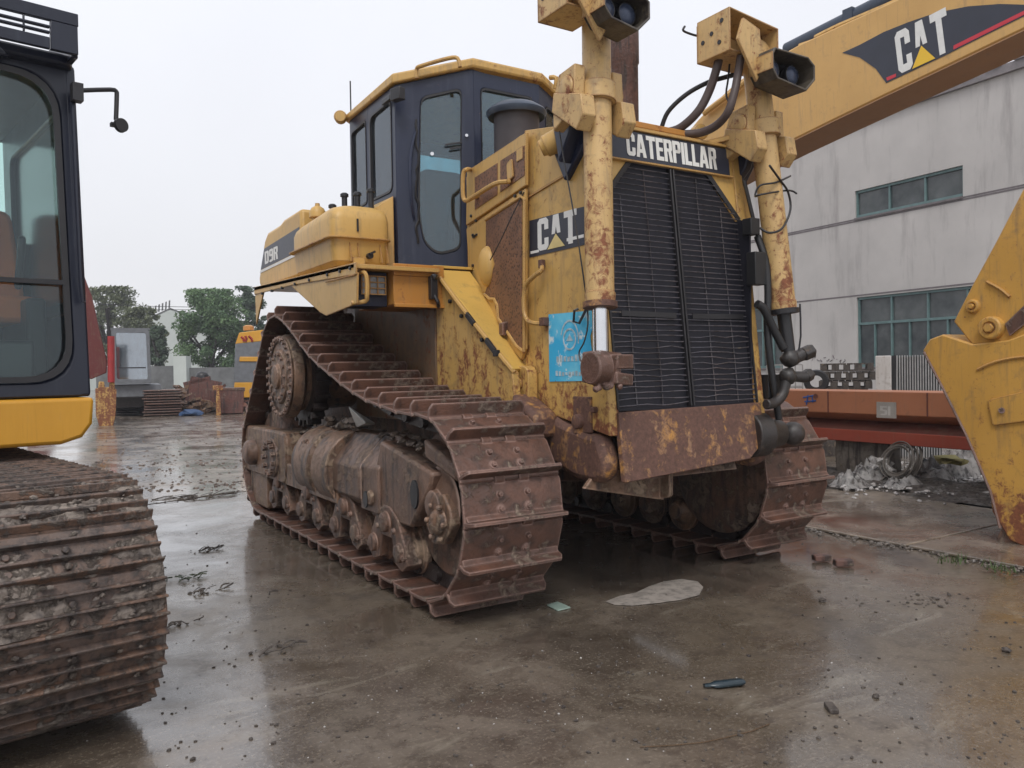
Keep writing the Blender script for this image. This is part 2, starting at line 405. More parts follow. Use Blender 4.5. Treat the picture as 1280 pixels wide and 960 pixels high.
path += arc(RI, RW, 22, -90, 14)
path += [V((4.1-.29*i, .08)) for i in range(1, 12)]
path += arc(FI, RW, 270, 180, 12)
def resample(path, pitch):
    L = [0]
    for a, b in zip(path, path[1:]): L.append(L[-1]+(b-a).length)
    n = round(L[-1]/pitch); st = L[-1]/n; out = []; k = 0
    def at(s):
        s = s % L[-1]; i = 0
        while i < len(L)-2 and L[i+1] < s: i += 1
        t = (s-L[i])/max(1e-6, L[i+1]-L[i]); return path[i].lerp(path[i+1], t)
    for i in range(n):
        s = st*i+.07; p = at(s); d = at(s+st*.42)-at(s-st*.42); out.append((p, math.atan2(d.y, d.x)))
    return out, st
shoes, pitch = resample(path, .232)
def shoe_mesh(w=.61):
    m = MB(); h = w/2
    # plate with turned-in trailing lip and slanted corners
    prof = [(-.116,-.016),(-.108,-.002),(-.09,0),(.092,0),(.112,-.010),(.117,-.022),(.108,-.026),(.085,-.016),(-.085,-.018),(-.108,-.024)]
    m.prism([(-h, a, b) for a, b in prof], (w,0,0))
    # grouser bar, its ends cut back
    m.prism([(-h,-.078,-.004),(h,-.078,-.004),(h,-.082,.045),(h-.02,-.083,.074),(-h+.02,-.083,.074),(-h,-.082,.045)], (0,-.019,0))
    m.prism([(-h+.01,-.079,.0),(-h+.01,-.05,.0),(-h+.01,-.078,.022)], (w-.02,0,0))
    for x in (-.085,.085):
        for y in (-.03,.045): m.cyl((x,y,-.002),(x,y,.02),.017,.014,6)
        m.cyl((x,y-.075+.0,-.0),(x,y-.075,.006),.024,.024,10)
    # pin relief lugs seen past the plate edge
    for x in (-.075,.075): m.lathe((x-.03,.125,-.03), (1,0,0), [(0,.034),(.06,.034)], 12)
    return m
def make_track(sx):
    X0 = 1.125*sx
    m = MB()
    n = len(shoes)
    for i, (p, a) in enumerate(shoes):
        q, b = shoes[(i+1) % n]
        for dx in (-.085, .085):
            def pt(pp, aa, off, up): return V((X0+dx, pp.x+math.cos(aa)*off-math.sin(aa)*up, pp.y+math.sin(aa)*off+math.cos(aa)*up))
            m.bar(pt(p,a,-.105,-.075), pt(p,a,.105,-.075), .045, .10, V((0,-math.sin(a),math.cos(a))))
        c = V((X0, p.x+math.cos(a)*.116+math.sin(a)*.08, p.y+math.sin(a)*.116-math.cos(a)*.08))
        m.cyl(c-V((.14,0,0)), c+V((.14,0,0)), .036, n=10)
    tr = m.build('track', 'chain', dz)
    first = None
    for i, (p, a) in enumerate(shoes):
        if first is None: s = shoe_mesh().build('track_shoe', 'track', tr, bevel=.004, local=True); first = s
        else: s = first.copy(); col.objects.link(s); s.parent = tr
        s.location = V((X0, p.x, p.y)) - V((0,2.3,0)); s.rotation_euler = (a,0,0)
        j = random.Random(i+int(sx*7)); s.rotation_euler.x += j.uniform(-.02,.02); s.rotation_euler.z = j.uniform(-.006,.006)
        if p.x < .7 and sx < 0 and p.y > .3: pass
    return tr
for sx in (-1, 1): make_track(sx)
# packed mud in the chain on the ground run, seen beside the rollers
# ---- undercarriage, built for the left of the picture and mirrored
def side(sx, fn, name, mat, parent=dz, **k):
    m = MB(); fn(m)
    if sx > 0: m.mirror()
    return m.build(name, mat, parent, **k)
X_ = -1.36
def P2(pts, X=X_): return [U(u, v, X=X) for u, v in pts]
for sx in (-1, 1):
    # front idler: dished wheel carried in a yoke
    def f(m):
        m.lathe((-1.25,FI[0],FI[1]), (1,0,0), [(.0,.10),(.0,.36),(-.0,.40),(.03,.43),(.10,.43),(.12,.39),(.23,.39),(.25,.43),(.32,.43),(.35,.38),(.35,.10)], 40)
    w = side(sx, f, 'idler', 'frame', bevel=.004)
    def f(m): m.lathe((-1.37,FI[0],FI[1]), (1,0,0), [(0,.05),(.02,.085),(.05,.09),(.08,.20),(.085,.22)], 24)
    side(sx, f, 'idler_hub', 'frame_gray', w)
    def f(m):
        m.lathe((-1.28,RI[0],RI[1]), (1,0,0), [(.0,.10),(.02,.40),(.06,.43),(.26,.43),(.30,.38),(.30,.10)], 32)
    side(sx, f, 'rear_idler', 'frame', bevel=.004)
    # final drive with its bolted ring and hub
    def f(m):
        m.lathe((-1.38,SP[0],SP[1]), (1,0,0), [(0,.30),(.02,.345),(.05,.36),(.10,.36),(.14,.30),(.62,.28)], 40)
    fd = side(sx, f, 'final_drive', 'frame_tan', bevel=.004)
    def f(m):
        m.lathe((-1.388,SP[0],SP[1]), (1,0,0), [(0,.30),(0,.348),(.01,.348),(.01,.30)], 40, cap=False); m.lathe((-1.392,SP[0],SP[1]), (1,0,0), [(0,.17),(0,.21),(.02,.21),(.02,.17)], 30, cap=False)
        for i in range(30):
            a = 2*math.pi*i/30; c = V((-1.385, SP[0]+math.cos(a)*.325, SP[1]+math.sin(a)*.325)); m.cyl(c, c+V((-.025,0,0)), .021, .017, 6)
        for i in range(14):
            a = 2*math.pi*i/14; c = V((-1.40, SP[0]+math.cos(a)*.19, SP[1]+math.sin(a)*.19)); m.cyl(c+V((.03,0,0)), c+V((-.02,0,0)), .017, n=6)
    side(sx, f, 'bolt_ring', 'frame', fd, label='ring of rusty bolt heads')
    def f(m): m.lathe((-1.445,SP[0],SP[1]), (1,0,0), [(0,.06),(.015,.10),(.04,.11),(.045,.22),(.06,.235),(.1,.24)], 28)
    side(sx, f, 'hub_cover', 'frame_tan', fd)
    def f(m):
        n = 23; pr = []
        for i in range(n):
            a = 2*math.pi*i/n
            for da, r in ((-.055,.385),(-.03,.44),(.03,.44),(.055,.385)):
                pr.append((-1.20, SP[0]+math.cos(a+da)*r, SP[1]+math.sin(a+da)*r))
        m.prism(pr, (.12,0,0))
    side(sx, f, 'sprocket', 'chain')
    # dark guard plates that follow the chain behind the sprocket
    def f(m):
        inner = [p for p in path if p.x > 2.2 and p.y > .85]
        for a, b in zip(inner, inner[1:]):
            if (b-a).length > 1.2: continue
            c = V(SP)
            da = (c-a).normalized()*.07; db = (c-b).normalized()*.07
            m.prism([(-1.30, a.x+da.x, a.y+da.y), (-1.30, b.x+db.x, b.y+db.y), (-1.30, b.x+db.x*1.7, b.y+db.y*1.7), (-1.30, a.x+da.x*1.7, a.y+da.y*1.7)], (.30,0,0))
    # roller frame core
    def f(m):
        m.prism([(-1.22,.80,.50),(-1.22,.95,.84),(-1.22,4.1,.86),(-1.22,4.5,.60),(-1.22,4.2,.38),(-1.22,1.0,.38)], (.30,0,0))
        m.box(-1.25,-.6,2.0,2.5,.55,.85)
    tf = side(sx, f, 'roller_frame', 'frame', bevel=.01)
    # rollers
    for i, y in enumerate((1.05,1.40,1.75,2.15,2.55,2.95,3.35,3.75)):
        def f(m):
            m.lathe((-1.345,y,.265), (1,0,0), [(0,.03),(.0,.062),(.03,.07),(.035,.10),(.05,.125),(.09,.125),(.10,.155),(.13,.155),(.14,.12),(.32,.12),(.33,.155),(.36,.155),(.37,.11),(.44,.06)], 20)
        side(sx, f, 'track_roller', 'frame' if i % 2 else 'frame_tan', bevel=.003)
    # bogie arms, each a lobed casting with bolts
    for i, y in enumerate((1.22,1.95,2.75,3.55)):
        def f(m):
            X = -1.37
            m.prism([(X,y-.27,.30),(X,y-.30,.20),(X,y-.22,.15),(X,y-.12,.18),(X,y-.08,.33),(X,y+.08,.33),(X,y+.12,.18),(X,y+.22,.15),(X,y+.30,.20),(X,y+.27,.30),(X,y+.16,.46),(X,y+.05,.52),(X,y-.05,.52),(X,y-.16,.46)], (.10,0,0))
            for dy in (-.2,.2): m.lathe((X-.03,y+dy,.26), (1,0,0), [(0,.03),(.005,.055),(.04,.06)], 14)
            for dy, dz_ in ((-.12,.38),(.12,.38),(-.27,.24),(.27,.24)): m.cyl((X-.02,y+dy,dz_),(X+.02,y+dy,dz_),.02,n=6)
            m.lathe((X-.04,y,.42),(1,0,0),[(0,.03),(.01,.06),(.05,.065)],16)
        side(sx, f, 'bogie', 'frame', bevel=.006)
    # big boxed recoil guard over the front of the frame
    def f(m):
        out = P2([(475,551),(540,592),(536,612),(513,660),(464,644),(461,618),(468,590)])
        m.prism(out, (.26,0,0))
        m.prism([(-1.34,.34,.76),(-1.34,.72,.86),(-1.34,.74,.97),(-1.34,.34,.84)], (.10,0,0))
    rg = side(sx, f, 'recoil_guard', 'frame_gray', bevel=.018)
    def f(m):
        c = U(517, 618, X=-1.372); m.prism([(c.x,c.y+.05*math.cos(a)*1.0,c.z+.085*math.sin(a)) for a in [2*math.pi*i/14 for i in range(14)]], (.02,0,0))
    side(sx, f, 'guard_slot', 'black', rg)
    def f(m):
        c = U(466, 622, X=-1.37); m.lathe(c, (1,0,0), [(-.03,.04),(-.02,.05),(.02,.055)], 14)
    side(sx, f, 'pin_boss', 'frame_tan', rg)
    # idler yoke in front of the box
    def f(m):
        m.prism([(-1.34,.66,.64),(-1.34,.50,.68),(-1.34,.42,.60),(-1.34,.40,.52),(-1.34,.50,.40),(-1.34,.64,.38),(-1.34,.72,.48)], (.06,0,0))
        m.lathe((-1.39,.54,.52), (1,0,0), [(0,.04),(.02,.07),(.06,.08)], 18)
        for a in range(6): m.cyl((-1.385,.54+.10*math.cos(a*1.047),.52+.10*math.sin(a*1.047)),(-1.35,.54+.10*math.cos(a*1.047),.52+.10*math.sin(a*1.047)),.018,n=6)
    side(sx, f, 'idler_yoke', 'frame_tan', bevel=.01)
    # sloped cover plates in the middle
    def f(m):
        a = V((-1.40,1.34,.55)); 
        m.prism([(-1.22,2.12,.93),(-1.40,2.12,.72),(-1.40,2.12,.52),(-1.34,2.12,.46),(-1.10,2.12,.46),(-1.10,2.12,.93)], (0,-.52,0))
        m.prism([(-1.19,1.62,.95),(-1.38,1.62,.74),(-1.38,1.62,.45),(-1.10,1.62,.45),(-1.10,1.62,.95)], (0,-.30,0))
    cp = side(sx, f, 'cover_plate', 'frame_gray', bevel=.01)
    def f(m):
        for y in (1.48,2.28,2.9): m.prism([(-1.405,y+.035*math.cos(t),.53+.055*math.sin(t)) for t in [2*math.pi*i/12 for i in range(12)]], (.01,0,0))
    side(sx, f, 'lifting_slot', 'black', cp)
    # round equaliser covers and lower rail
    def f(m):
        m.lathe((-1.16,2.10,.64), (0,1,0), [(0,.30),(.32,.30),(.34,.27),(.40,.27),(.42,.30),(.84,.29),(.88,.22),(.9,.1)], 28)
        m.box(-1.39,-1.2,2.05,3.3,.42,.60)
        m.lathe((-1.37,2.72,.70), (1,0,0), [(0,.10),(.01,.155),(.06,.165),(.1,.17)], 24)
    rc = side(sx, f, 'equalizer_cover', 'frame_tan', bevel=.008)
    def f(m):
        for i in range(12):
            a = 2*math.pi*i/12; c = V((-1.375,2.72+math.cos(a)*.125,.70+math.sin(a)*.125)); m.cyl(c,c+V((-.03,0,0)),.02,n=6)
    side(sx, f, 'cover_bolts', 'frame', rc)
    # rounded rear block with the ball end
    def f(m):
        pl = rquad([(-1.40,4.75,.42),(-1.40,3.25,.42),(-1.40,3.25,.86),(-1.40,4.75,.86)], .12)
        m.prism(pl, (.34,0,0)); m.prism(rquad([(-1.38,4.5,.12),(-1.38,3.9,.12),(-1.38,3.9,.45),(-1.38,4.5,.45)],.05), (.1,0,0))
    rb = side(sx, f, 'rear_bearing_block', 'frame_tan', bevel=.02)
    def f(m):
        m.lathe((-1.50,4.25,.62), (1,0,0), [(0,.02),(.004,.07),(.02,.10),(.05,.118),(.12,.12)], 24)
    side(sx, f, 'trunnion_cap', 'frame_gray', rb)
    def f(m):
        m.lathe((-1.43,3.62,.62), (1,0,0), [(0,.10),(.01,.17),(.06,.18)], 24)
        for i in range(11):
            a = 2*math.pi*i/11; c = V((-1.43,3.62+math.cos(a)*.14,.62+math.sin(a)*.14)); m.cyl(c,c+V((-.035,0,0)),.024,n=6)
    side(sx, f, 'bearing_flange', 'frame', rb)
    # caked dirt lying on the frame and the box
    def f(m):
        r = random.Random(5 if sx < 0 else 6)
        for k in range(34):
            y = r.uniform(.75,1.3); t = (y-.75)/.55; m.ball((-1.33+r.uniform(0,.16), y, .885+.075*t+r.uniform(0,.02)), r.uniform(.012,.035), 1, (1,1,.55), .3, k)
        for k in range(70):
            y = r.uniform(1.35,4.5); m.ball((-1.26+r.uniform(0,.2), y, (.93 if y < 2.1 else .94 if y < 3 else .86)+r.uniform(-.02,.01)), r.uniform(.010,.034), 1, (1,1.3,.5), .35, k+50)
        for k in range(14):
            m.ball((-1.22+r.uniform(-.06,.1), r.uniform(2.0,2.7), .97+r.uniform(-.02,.05)), r.uniform(.02,.06), 1, (1,1.2,.6), .4, k+90)
    side(sx, f, 'caked_mud', 'mud')['kind'] = 'stuff'
    # dirt on the bottom run
    def f(m):
        r = random.Random(15)
        for k in range(110):
            m.ball((r.uniform(-1.42,-1.28), r.uniform(.7,4.3), .085), r.uniform(.008,.03), 1, (1,1.2,.5), .3, k)
    side(sx, f, 'shoe_mud', 'mud')['kind'] = 'stuff'
# twisted scrap lying on the frame
# ---- hull between the tracks
m = MB()
m.box(-.70,.70,1.70,4.55,.72,2.03); m.box(-.60,.60,.80,1.70,.72,1.30); m.prism([(-.5,.3,.78),(-.5,1.2,.66),(-.5,4.4,.66),(-.5,4.4,.9),(-.5,.3,1.1)], (1.0,0,0))
m.build('hull', 'frame', dz, bevel=.01)
# brown inner panel behind the stepped track
m = MB(); m.box(-.785,-.70,1.66,3.2,.98,2.03); m.build('inner_panel', paint('inner_panel_paint', (.20,.12,.06), rust=.6, dirt=.9, dirtc=(.10,.07,.055)), dz, bevel=.006)
m = MB(); m.box(.70,.785,1.66,3.2,.98,2.03); m.build('inner_panel', MATS['inner_panel_paint'], dz, bevel=.006)
# ---- radiator guard
def FY(z): return -.05 + (z-1.12)*.107
def FF(x, z, off=0): return V((x, FY(z)-off, z))
for sx in (-1, 1):
    m = MB()
    m.prism([(-.62,FY(.99)-.005,.99),(-.62,FY(2.34)-.005,2.34),(-.62,FY(2.72),2.72),(-.62,.72,2.83),(-.62,.76,1.20),(-.62,.50,1.09)], (.075,0,0))
    if sx > 0: m.mirror()
    m.build('radiator_guard_side', 'yellow_worn', dz, bevel=.006)
m = MB()
m.prism([(-.545,.14,2.69),(-.545,.16,2.76),(-.545,.72,2.82),(-.545,.72,2.74)], (1.09,0,0))
m.build('radiator_guard_top', 'yellow', dz, bevel=.006)
m = MB(); m.box(-.545,.545,.72,.76,1.05,2.8); m.build('radiator_bulkhead', 'yellow_worn', dz)
# chamfer gussets left and right of the grille
for sx in (-1, 1):
    m = MB(); m.prism([FF(-.545,2.24,-.002),FF(-.545,2.70,-.002),FF(-.40,2.70,-.002),FF(-.40,2.545,-.002),FF(-.30,2.545,-.002)], (0,.05,0))
    m.prism([FF(-.70,2.28,-.004),FF(-.625,2.28,-.004),FF(-.50,2.70,-.004),FF(-.56,2.72,-.004)], (0,.05,0)) if sx > 0 else None
    if sx > 0: m.mirror()
    m.build('grille_gusset', 'yellow', dz, bevel=.005)
# header with the maker's name
m = MB(); m.prism([FF(-.50,2.545,.012),FF(.50,2.545,.012),FF(.50,2.715,.012),FF(-.50,2.715,.012)], (0,.05,0))
hd = m.build('grille_header', 'decal_dark', dz, bevel=.003)
m = MB(); m.bar(FF(-.51,2.73,.004), FF(.51,2.73,.004), .04, .02); m.bar(FF(-.52,2.536,.012), FF(.52,2.536,.012), .03, .012)
m.build('header_trim', 'yellow', hd, bevel=.003)
m = MB(); write(m, 'CATERPILLAR', FF(-.335,2.568,.0135), (1,0,0), (0,.107,1), .135, fit=.72, n=(0,-1,.107), gap=.42)
m.build('lettering', paint('faded_white', (.74,.74,.71), rust=.0, dirt=.3, chips=.1), hd, smooth=False, fix=False)
# grille: black core, wires and centre bar
m = MB(); m.prism([FF(-.56,1.12,-.012),FF(.56,1.12,-.012),FF(.56,2.26,-.012),FF(.31,2.56,-.012),FF(-.31,2.56,-.012),FF(-.56,2.26,-.012)], (0,.03,0))
gr = m.build('grille', 'black_grille', dz)
m = MB(); rr = random.Random(3); n = 44
def gx(z): return .555 if z < 2.27 else .555-(z-2.27)/(2.54-2.27)*.25
for i in range(n):
    z = 1.15+(2.53-1.15)*i/(n-1); x = gx(z)-.01
    if z < 1.55:
        for a, b in ((-x, -.02), (.02, x)):
            k = 5; pts = [FF(a+(b-a)*j/k, z+rr.uniform(-.007,.007), .004+rr.uniform(-.004,.004)) for j in range(k+1)]; m.tube(pts, .0036, 4, 2)
    else:
        m.tube([FF(-x,z+rr.uniform(-.002,.002),.004),FF(-.02,z,.004)], .0036, 4, 0); m.tube([FF(.02,z,.004),FF(x,z+rr.uniform(-.002,.002),.004)], .0036, 4, 0)
for x in (-.40,-.21,.21,.40):
    pts = [FF(x+rr.uniform(-.004,.004), 1.14+k*.17, -.004) for k in range(9) if gx(1.14+k*.17) > abs(x)]; m.tube(pts, .0032, 4, 2)
m.build('grille_bars', 'slat', gr, smooth=False)
m = MB(); m.bar(FF(-.012,1.13,.004), FF(-.012,2.54,.004), .012, .03); m.bar(FF(.012,1.13,.004), FF(.012,2.54,.004), .012, .03)
for sx in (-1,1): m.bar(FF(.552*sx,1.13,.0), FF(.552*sx,2.27,.0), .012, .03); m.bar(FF(.552*sx,2.27,.0), FF(.31*sx,2.54,.0), .012, .03)
m.build('grille_frame', 'black', gr, bevel=.002)
m = MB()
m.bar(FF(-.47,1.66,.006),FF(-.06,1.655,.006),.006,.03); m.bar(FF(.07,1.655,.006),FF(.50,1.66,.006),.006,.03)
m.build('grille_latch', 'black', gr)
m = MB(); m.box(.530,.543,-.03,.12,1.13,2.26); m.build('grille_liner', 'black_grille', gr)
# lower guard plate, badly rusted, slightly dished
m = MB()
m.prism([FF(-.56,1.115,.02),FF(.57,1.13,.02),FF(.565,.90,.03),FF(.40,.80,.05),FF(-.585,.745,.06)], (0,.04,0))
m.build('lower_guard', 'rust_guard', dz, bevel=.006)
m = MB()
m.prism([(-.45,.02,.72),(-.45,1.2,.60),(-.45,1.2,.76),(-.45,.05,.8)], (.9,0,0))
m.build('belly_guard', 'frame', dz)
m = MB()
m.prism(rquad([(-.12,-.02,.60),(-.12,.13,.60),(-.12,.13,.80),(-.12,-.02,.80)],.04), (-.03,0,0))
m.prism([(-.70,.06,.70),(-.12,.06,.58),(-.12,.06,.74),(-.60,.06,.80)], (0,.03,0))
m.build('tow_bracket', 'frame_tan', dz, bevel=.005)
# corner knuckles under the side plates: bulging fairings
for sx in (-1, 1):
    m = MB()
    pr = [(0.56,1.13),(0.60,.97),(.50,.82),(.22,.735),(.02,.73),(-.055,.77),(-.06,.86),(.0,.99),(.12,1.0),(.35,1.05)]
    m.prism([(-.655,a,b) for a, b in pr], (.12,0,0))
    m.prism([(-.80,.62,1.0),(-.80,.40,.95),(-.80,.40,1.10),(-.80,.66,1.22)], (.18,0,0))
    if sx > 0: m.mirror()
    m.build('corner_fairing', 'rust_guard', dz, bevel=.035)
    # lug with pin at the lower rear corner of the guard
    m = MB(); c = V((-.70,.70,1.30))
    m.prism(rquad([(-.70,.60,1.10),(-.70,.80,1.10),(-.70,.82,1.38),(-.70,.60,1.38)],.07), (.07,0,0)); m.cyl((-.725,.70,1.27),(-.69,.70,1.27),.035,n=14)
    if sx > 0: m.mirror()
    m.build('guard_lug', 'yellow_worn', dz, bevel=.006)
    m = MB()
    m.box(-.636,-.615,.08,.24,1.0,1.2); m.lathe((-.67,.18,1.06),(1,0,0),[(0,.02),(.004,.04),(.05,.045)],12); m.cyl((-.65,.05,1.13),(-.61,.05,1.13),.02,n=6); m.ball((-.64,.2,1.01),.035,1,(.6,1.2,1),.2,2)
    if sx > 0: m.mirror()
    m.build('guard_latch', 'rust_guard', dz, bevel=.004)
# side plate decal with CAT
XD = -.6215
m = MB(); a, b, c, d = U(662,276,X=XD), U(731,258,X=XD), U(731,306,X=XD), U(662,322,X=XD)
m.prism([a, b, c, d], (-.002,0,0)); dc = m.build('side_decal', 'decal_dark', dz)
def cat_logo(mb_w, mb_y, o, u, v, h, w, n):
    k = 1; o, u, v, n = V(o), V(u).normalized(), V(v).normalized(), V(n).normalized()
    s = h/10; ws = w/17.2/s*1.0
    def put(mb, polys, x0, d0, d1):
        for p in polys: mb.prism([o+u*((x0+a)*s*ws)+v*(b*s)+n*d0 for a, b in p], n*(d1-d0))
    put(mb_w, GL['C'][1], 0, 0, .002)
    put(mb_w, _c('1.05,4.2 2.5,4.2 3,6.6 3,10 1.8,10|4.95,4.2 4.2,10 3,10 3,6.6 3.5,4.2'), 5.5, 0, .002)
    put(mb_w, GL['T'][1], 12.1, 0, .002)
    put(mb_y, _c('-.9,-.2 6.9,-.2 3,4.1'), 5.5, .0025, .004)
w_, y_ = MB(), MB(); cat_logo(w_, y_, (XD-.0022, U(673,314,X=XD).y, 2.068), (0,-1,0), (0,0,1), .19, .385, (-1,0,0))
w_.box(XD-.004,XD-.002,.575,.665,2.062,2.078); w_.box(XD-.004,XD-.002,.13,.29,2.085,2.103)
w_.build('lettering', 'white', dc, smooth=False); y_.build('triangle', 'pale_y', dc, smooth=False)
# faded blue poster, torn
t = NT('poster_paper'); g = t.mp(); nz = t.noise(g, 9, 7, .65, .4); n2 = t.noise(g, 26, 6, .7)
c_ = t.mix(t.ramp(t.noise(g, 4, 3, .5), .4, .6), (.03,.42,.72), (.16,.58,.78)); c_ = t.mix(t.ramp(nz, .56, .62), c_, (.62,.74,.78)); c_ = t.mix(t.ramp(n2, .66, .69), c_, (.12,.06,.05))
t.set(c_, .5, 0); M['poster'] = t.m; M['poster_white'] = plain('poster_white', (.50,.66,.74), .6, 0, .5, 30)
m = MB()
pp = [(686,393),(741,388),(743,404),(738,420),(741,446),(736,476),(687,477)]
m.prism([U(u, v, X=-.6235) for u, v in pp], (-.002,0,0)); po = m.build('poster', 'poster', dz, label='faded torn blue paper poster')
m = MB()
c = U(712,424,X=-.6265)
for i in range(24):
    a0, a1 = 2*math.pi*i/24, 2*math.pi*(i+1)/24
    for r0, r1, sy, cz in ((.052,.064,1,0),(.10,.112,.8,.0)):
        if r0 > .09 and not 0 < (i % 24) < 13: continue
        m.prism([(c.x, c.y+math.cos(a)*r*sy, c.z+cz+math.sin(a)*r) for a, r in ((a0,r0),(a1,r0),(a1,r1),(a0,r1))], (-.001,0,0))
m.build('printed_ring', 'poster_white', po, smooth=False); m = MB()
rr = random.Random(8)
for k in range(9): y = c.y+.13-.032*k; m.box(c.x-.001, c.x, y-.010, y+.012, 1.315+rr.uniform(0,.006), 1.335+rr.uniform(0,.012))
m.build('print_row', 'poster_white', po, smooth=False); m = MB()
for k in range(7): y = c.y+.12-.036*k; m.box(c.x-.001, c.x, y-.012, y+.012, 1.40, 1.425+rr.uniform(0,.012))
m.build('print_row', 'poster_white', po, smooth=False); m = MB(); m.prism([(c.x,c.y+.03,c.z-.01),(c.x,c.y-.035,c.z-.01),(c.x,c.y,c.z+.03)], (-.001,0,0))
m.build('printed_mark', 'poster_white', po, smooth=False)
# grab rail on the guard side
def XX(u, v, X=-.68): return U(u, v, X=X)
m = MB(); m.tube([XX(677,331,-.625), XX(677,338,-.67), XX(668,345), XX(658,355), XX(655,368), XX(655,388), XX(659,400), XX(668,404), XX(680,404,-.63)], .014, 8, 4)
m.build('grab_rail', 'yellow_worn', dz)
m = MB(); m.obox(U(680,402,X=-.645), (.04,.05,.05)); m.obox(U(677,330,X=-.64), (.03,.035,.05)); m.build('rail_mount', 'rust_guard', dz, bevel=.004)
m = MB(); m.tube([XX(723,386,-.64), XX(718,388,-.66), XX(717,402,-.66), XX(724,404,-.66), XX(733,386,-.64)], .008, 6, 0); m.build('hook', 'black', dz)
# thin cable hanging from the yoke to the front corner
m = MB(); m.tube([U(697,150,X=-.80), U(705,200,X=-.76), U(716,260,X=-.73), U(727,330,X=-.72), U(735,395,X=-.72), U(731,425,X=-.74), U(724,440,X=-.75), U(727,452,X=-.75), U(736,458,X=-.74)], .0045, 5, 4)
m.build('cable', 'black', dz)
m = MB(); m.tube([U(655,240,X=-.66), U(640,270,X=-.66), U(626,300,X=-.66), U(613,325,X=-.66)], .004, 5, 4); m.build('cable', 'black', dz)
# ---- hood
H0 = V((-.62,.745,0)); H1 = V((-.405,1.86,0)); hu = (H1-H0).normalized(); hn = V((-hu.y, hu.x, 0)).normalized()
if hn.x > 0: hn = -hn
m = MB(); m.prism([(-.62,.76,1.1),(-.405,1.86,1.1),(.405,1.86,1.1),(.62,.76,1.1)], (0,0,1.72)); m.build('hood', 'yellow', dz, bevel=.02)
def HP(u, v, off=0): return UP(u, v, H0+hn*off, hn)
def plate(pts, off, th, name, mat, parent=dz, sym=True, **k):
    r = None
    for sx in ((-1, 1) if sym else (-1,)):
        m = MB(); m.prism([HP(u, v, off) for u, v in pts], hn*th)
        if sx > 0: m.mirror()
        o = m.build(name, mat, parent, **k); r = r or o
    return r
# upper panel with two perforated windows
plate([(587,214),(661,166),(661,232),(586,282)], .004, .022, 'hood_side_panel', 'yellow', bevel=.004)
plate([(594,222),(622,204),(622,243),(594,262)], .0265, .004, 'perforated_window', 'perf')
plate([(626,201),(656,182),(656,219),(626,240)], .0265, .004, 'perforated_window', 'perf')
plate([(646,187),(654,182),(654,198),(646,203)], .031, .004, 'window_tab', 'yellow', bevel=.002)
# lower door
plate([(586,286),(660,236),(660,436),(655,450),(640,432),(618,398),(612,385),(600,372),(590,352)], .004, .02, 'hood_door', 'yellow', bevel=.004)
plate([(608,276),(653,248),(653,437),(645,430),(622,396),(618,374),(606,368),(612,352),(619,330),(615,315),(608,311)], .0245, .004, 'perforated_door_panel', 'perf')
edge = [(606,368),(612,374),(618,374),(622,382),(623,398),(646,433),(655,440)]
m = MB(); m.tube([HP(u, v, .03) for u, v in edge], .012, 8, 0); m.tube([HP(655,440,.03), HP(656,250,.03), HP(652,246,.03), HP(607,275,.03)], .010, 8, 0); m.build('door_rim', 'yellow', dz)
# oval air boss on the door
m = MB(); c = HP(609,333,.03); pr = []
g0 = bmesh.ops.create_uvsphere(m.bm, u_segments=20, v_segments=12, radius=1)
for v in g0['verts']: v.co = c + hu*v.co.x*.11 + V((0,0,1))*v.co.y*.14 + hn*v.co.z*.06
m.build('oval_cover', 'yellow', dz)
for u, v in ((592,294),(592,332),(592,352),(590,270),(596,276),(645,245),(652,241)):
    m = MB(); c = HP(u, v, .024); m.cyl(c, c+hn*.014, .011, n=6); m.build('bolt', 'black', dz)
m = MB()
c = HP(596,293,.03); m.bar(c, c+hu*.08+V((0,0,-.01)), .015,.012); m.build('door_catch', 'black', dz)
# double handrail at the rear of the hood
m = MB()
m.tube([HP(588,212,.03), HP(583,212,.09), HP(579,218,.11), HP(579,245,.11), HP(583,251,.10), HP(592,246,.10), HP(618,230,.10), HP(634,227,.06), HP(637,227,.03)], .016, 8, 3)
m.build('handrail', 'yellow', dz)
m = MB(); m.prism(rquad([HP(635,205,.032),HP(641,198,.032),HP(643,222,.032),HP(636,226,.032)],.02), hn*.012); m.build('lifting_tab', 'yellow', dz, bevel=.003)
m = MB(); m.obox(HP(596,245,.04), (.03,.06,.03)); m.build('rail_mount', 'yellow', dz, bevel=.003)
# headlamp tube / hydraulic elbow sticking out beside the yoke
for sx in (-1, 1):
    m = MB(); a = V((-.60,.42,2.66)); 
    m.lathe(U(676,186,X=-.74), (U(712,168,X=-.62)-U(676,186,X=-.74)), [(0,.02),(.0,.045),(.02,.05),(.03,.062),(.26,.075)], 20)
    if sx > 0: m.mirror()
    m.build('trunnion_tube', 'yellow', dz)
    m = MB(); m.prism([(-.66,.26,2.42),(-.66,.06,2.60),(-.66,-.03,2.85),(-.66,.12,2.93),(-.66,.30,2.80),(-.66,.36,2.60)], (.06,0,0)); 
    m.prism([(-.74,.20,2.50),(-.74,.02,2.74),(-.74,.06,2.86),(-.74,.26,2.75)], (.09,0,0))
    if sx > 0: m.mirror()
    m.build('cylinder_bracket', 'cab_navy', dz, bevel=.01)
# seam strip and roof seam on top of guard side
m = MB(); m.bar(U(661,246,X=-.625), U(712,215,X=-.625), .01, .012); m.build('panel_seam', 'yellow', dz)
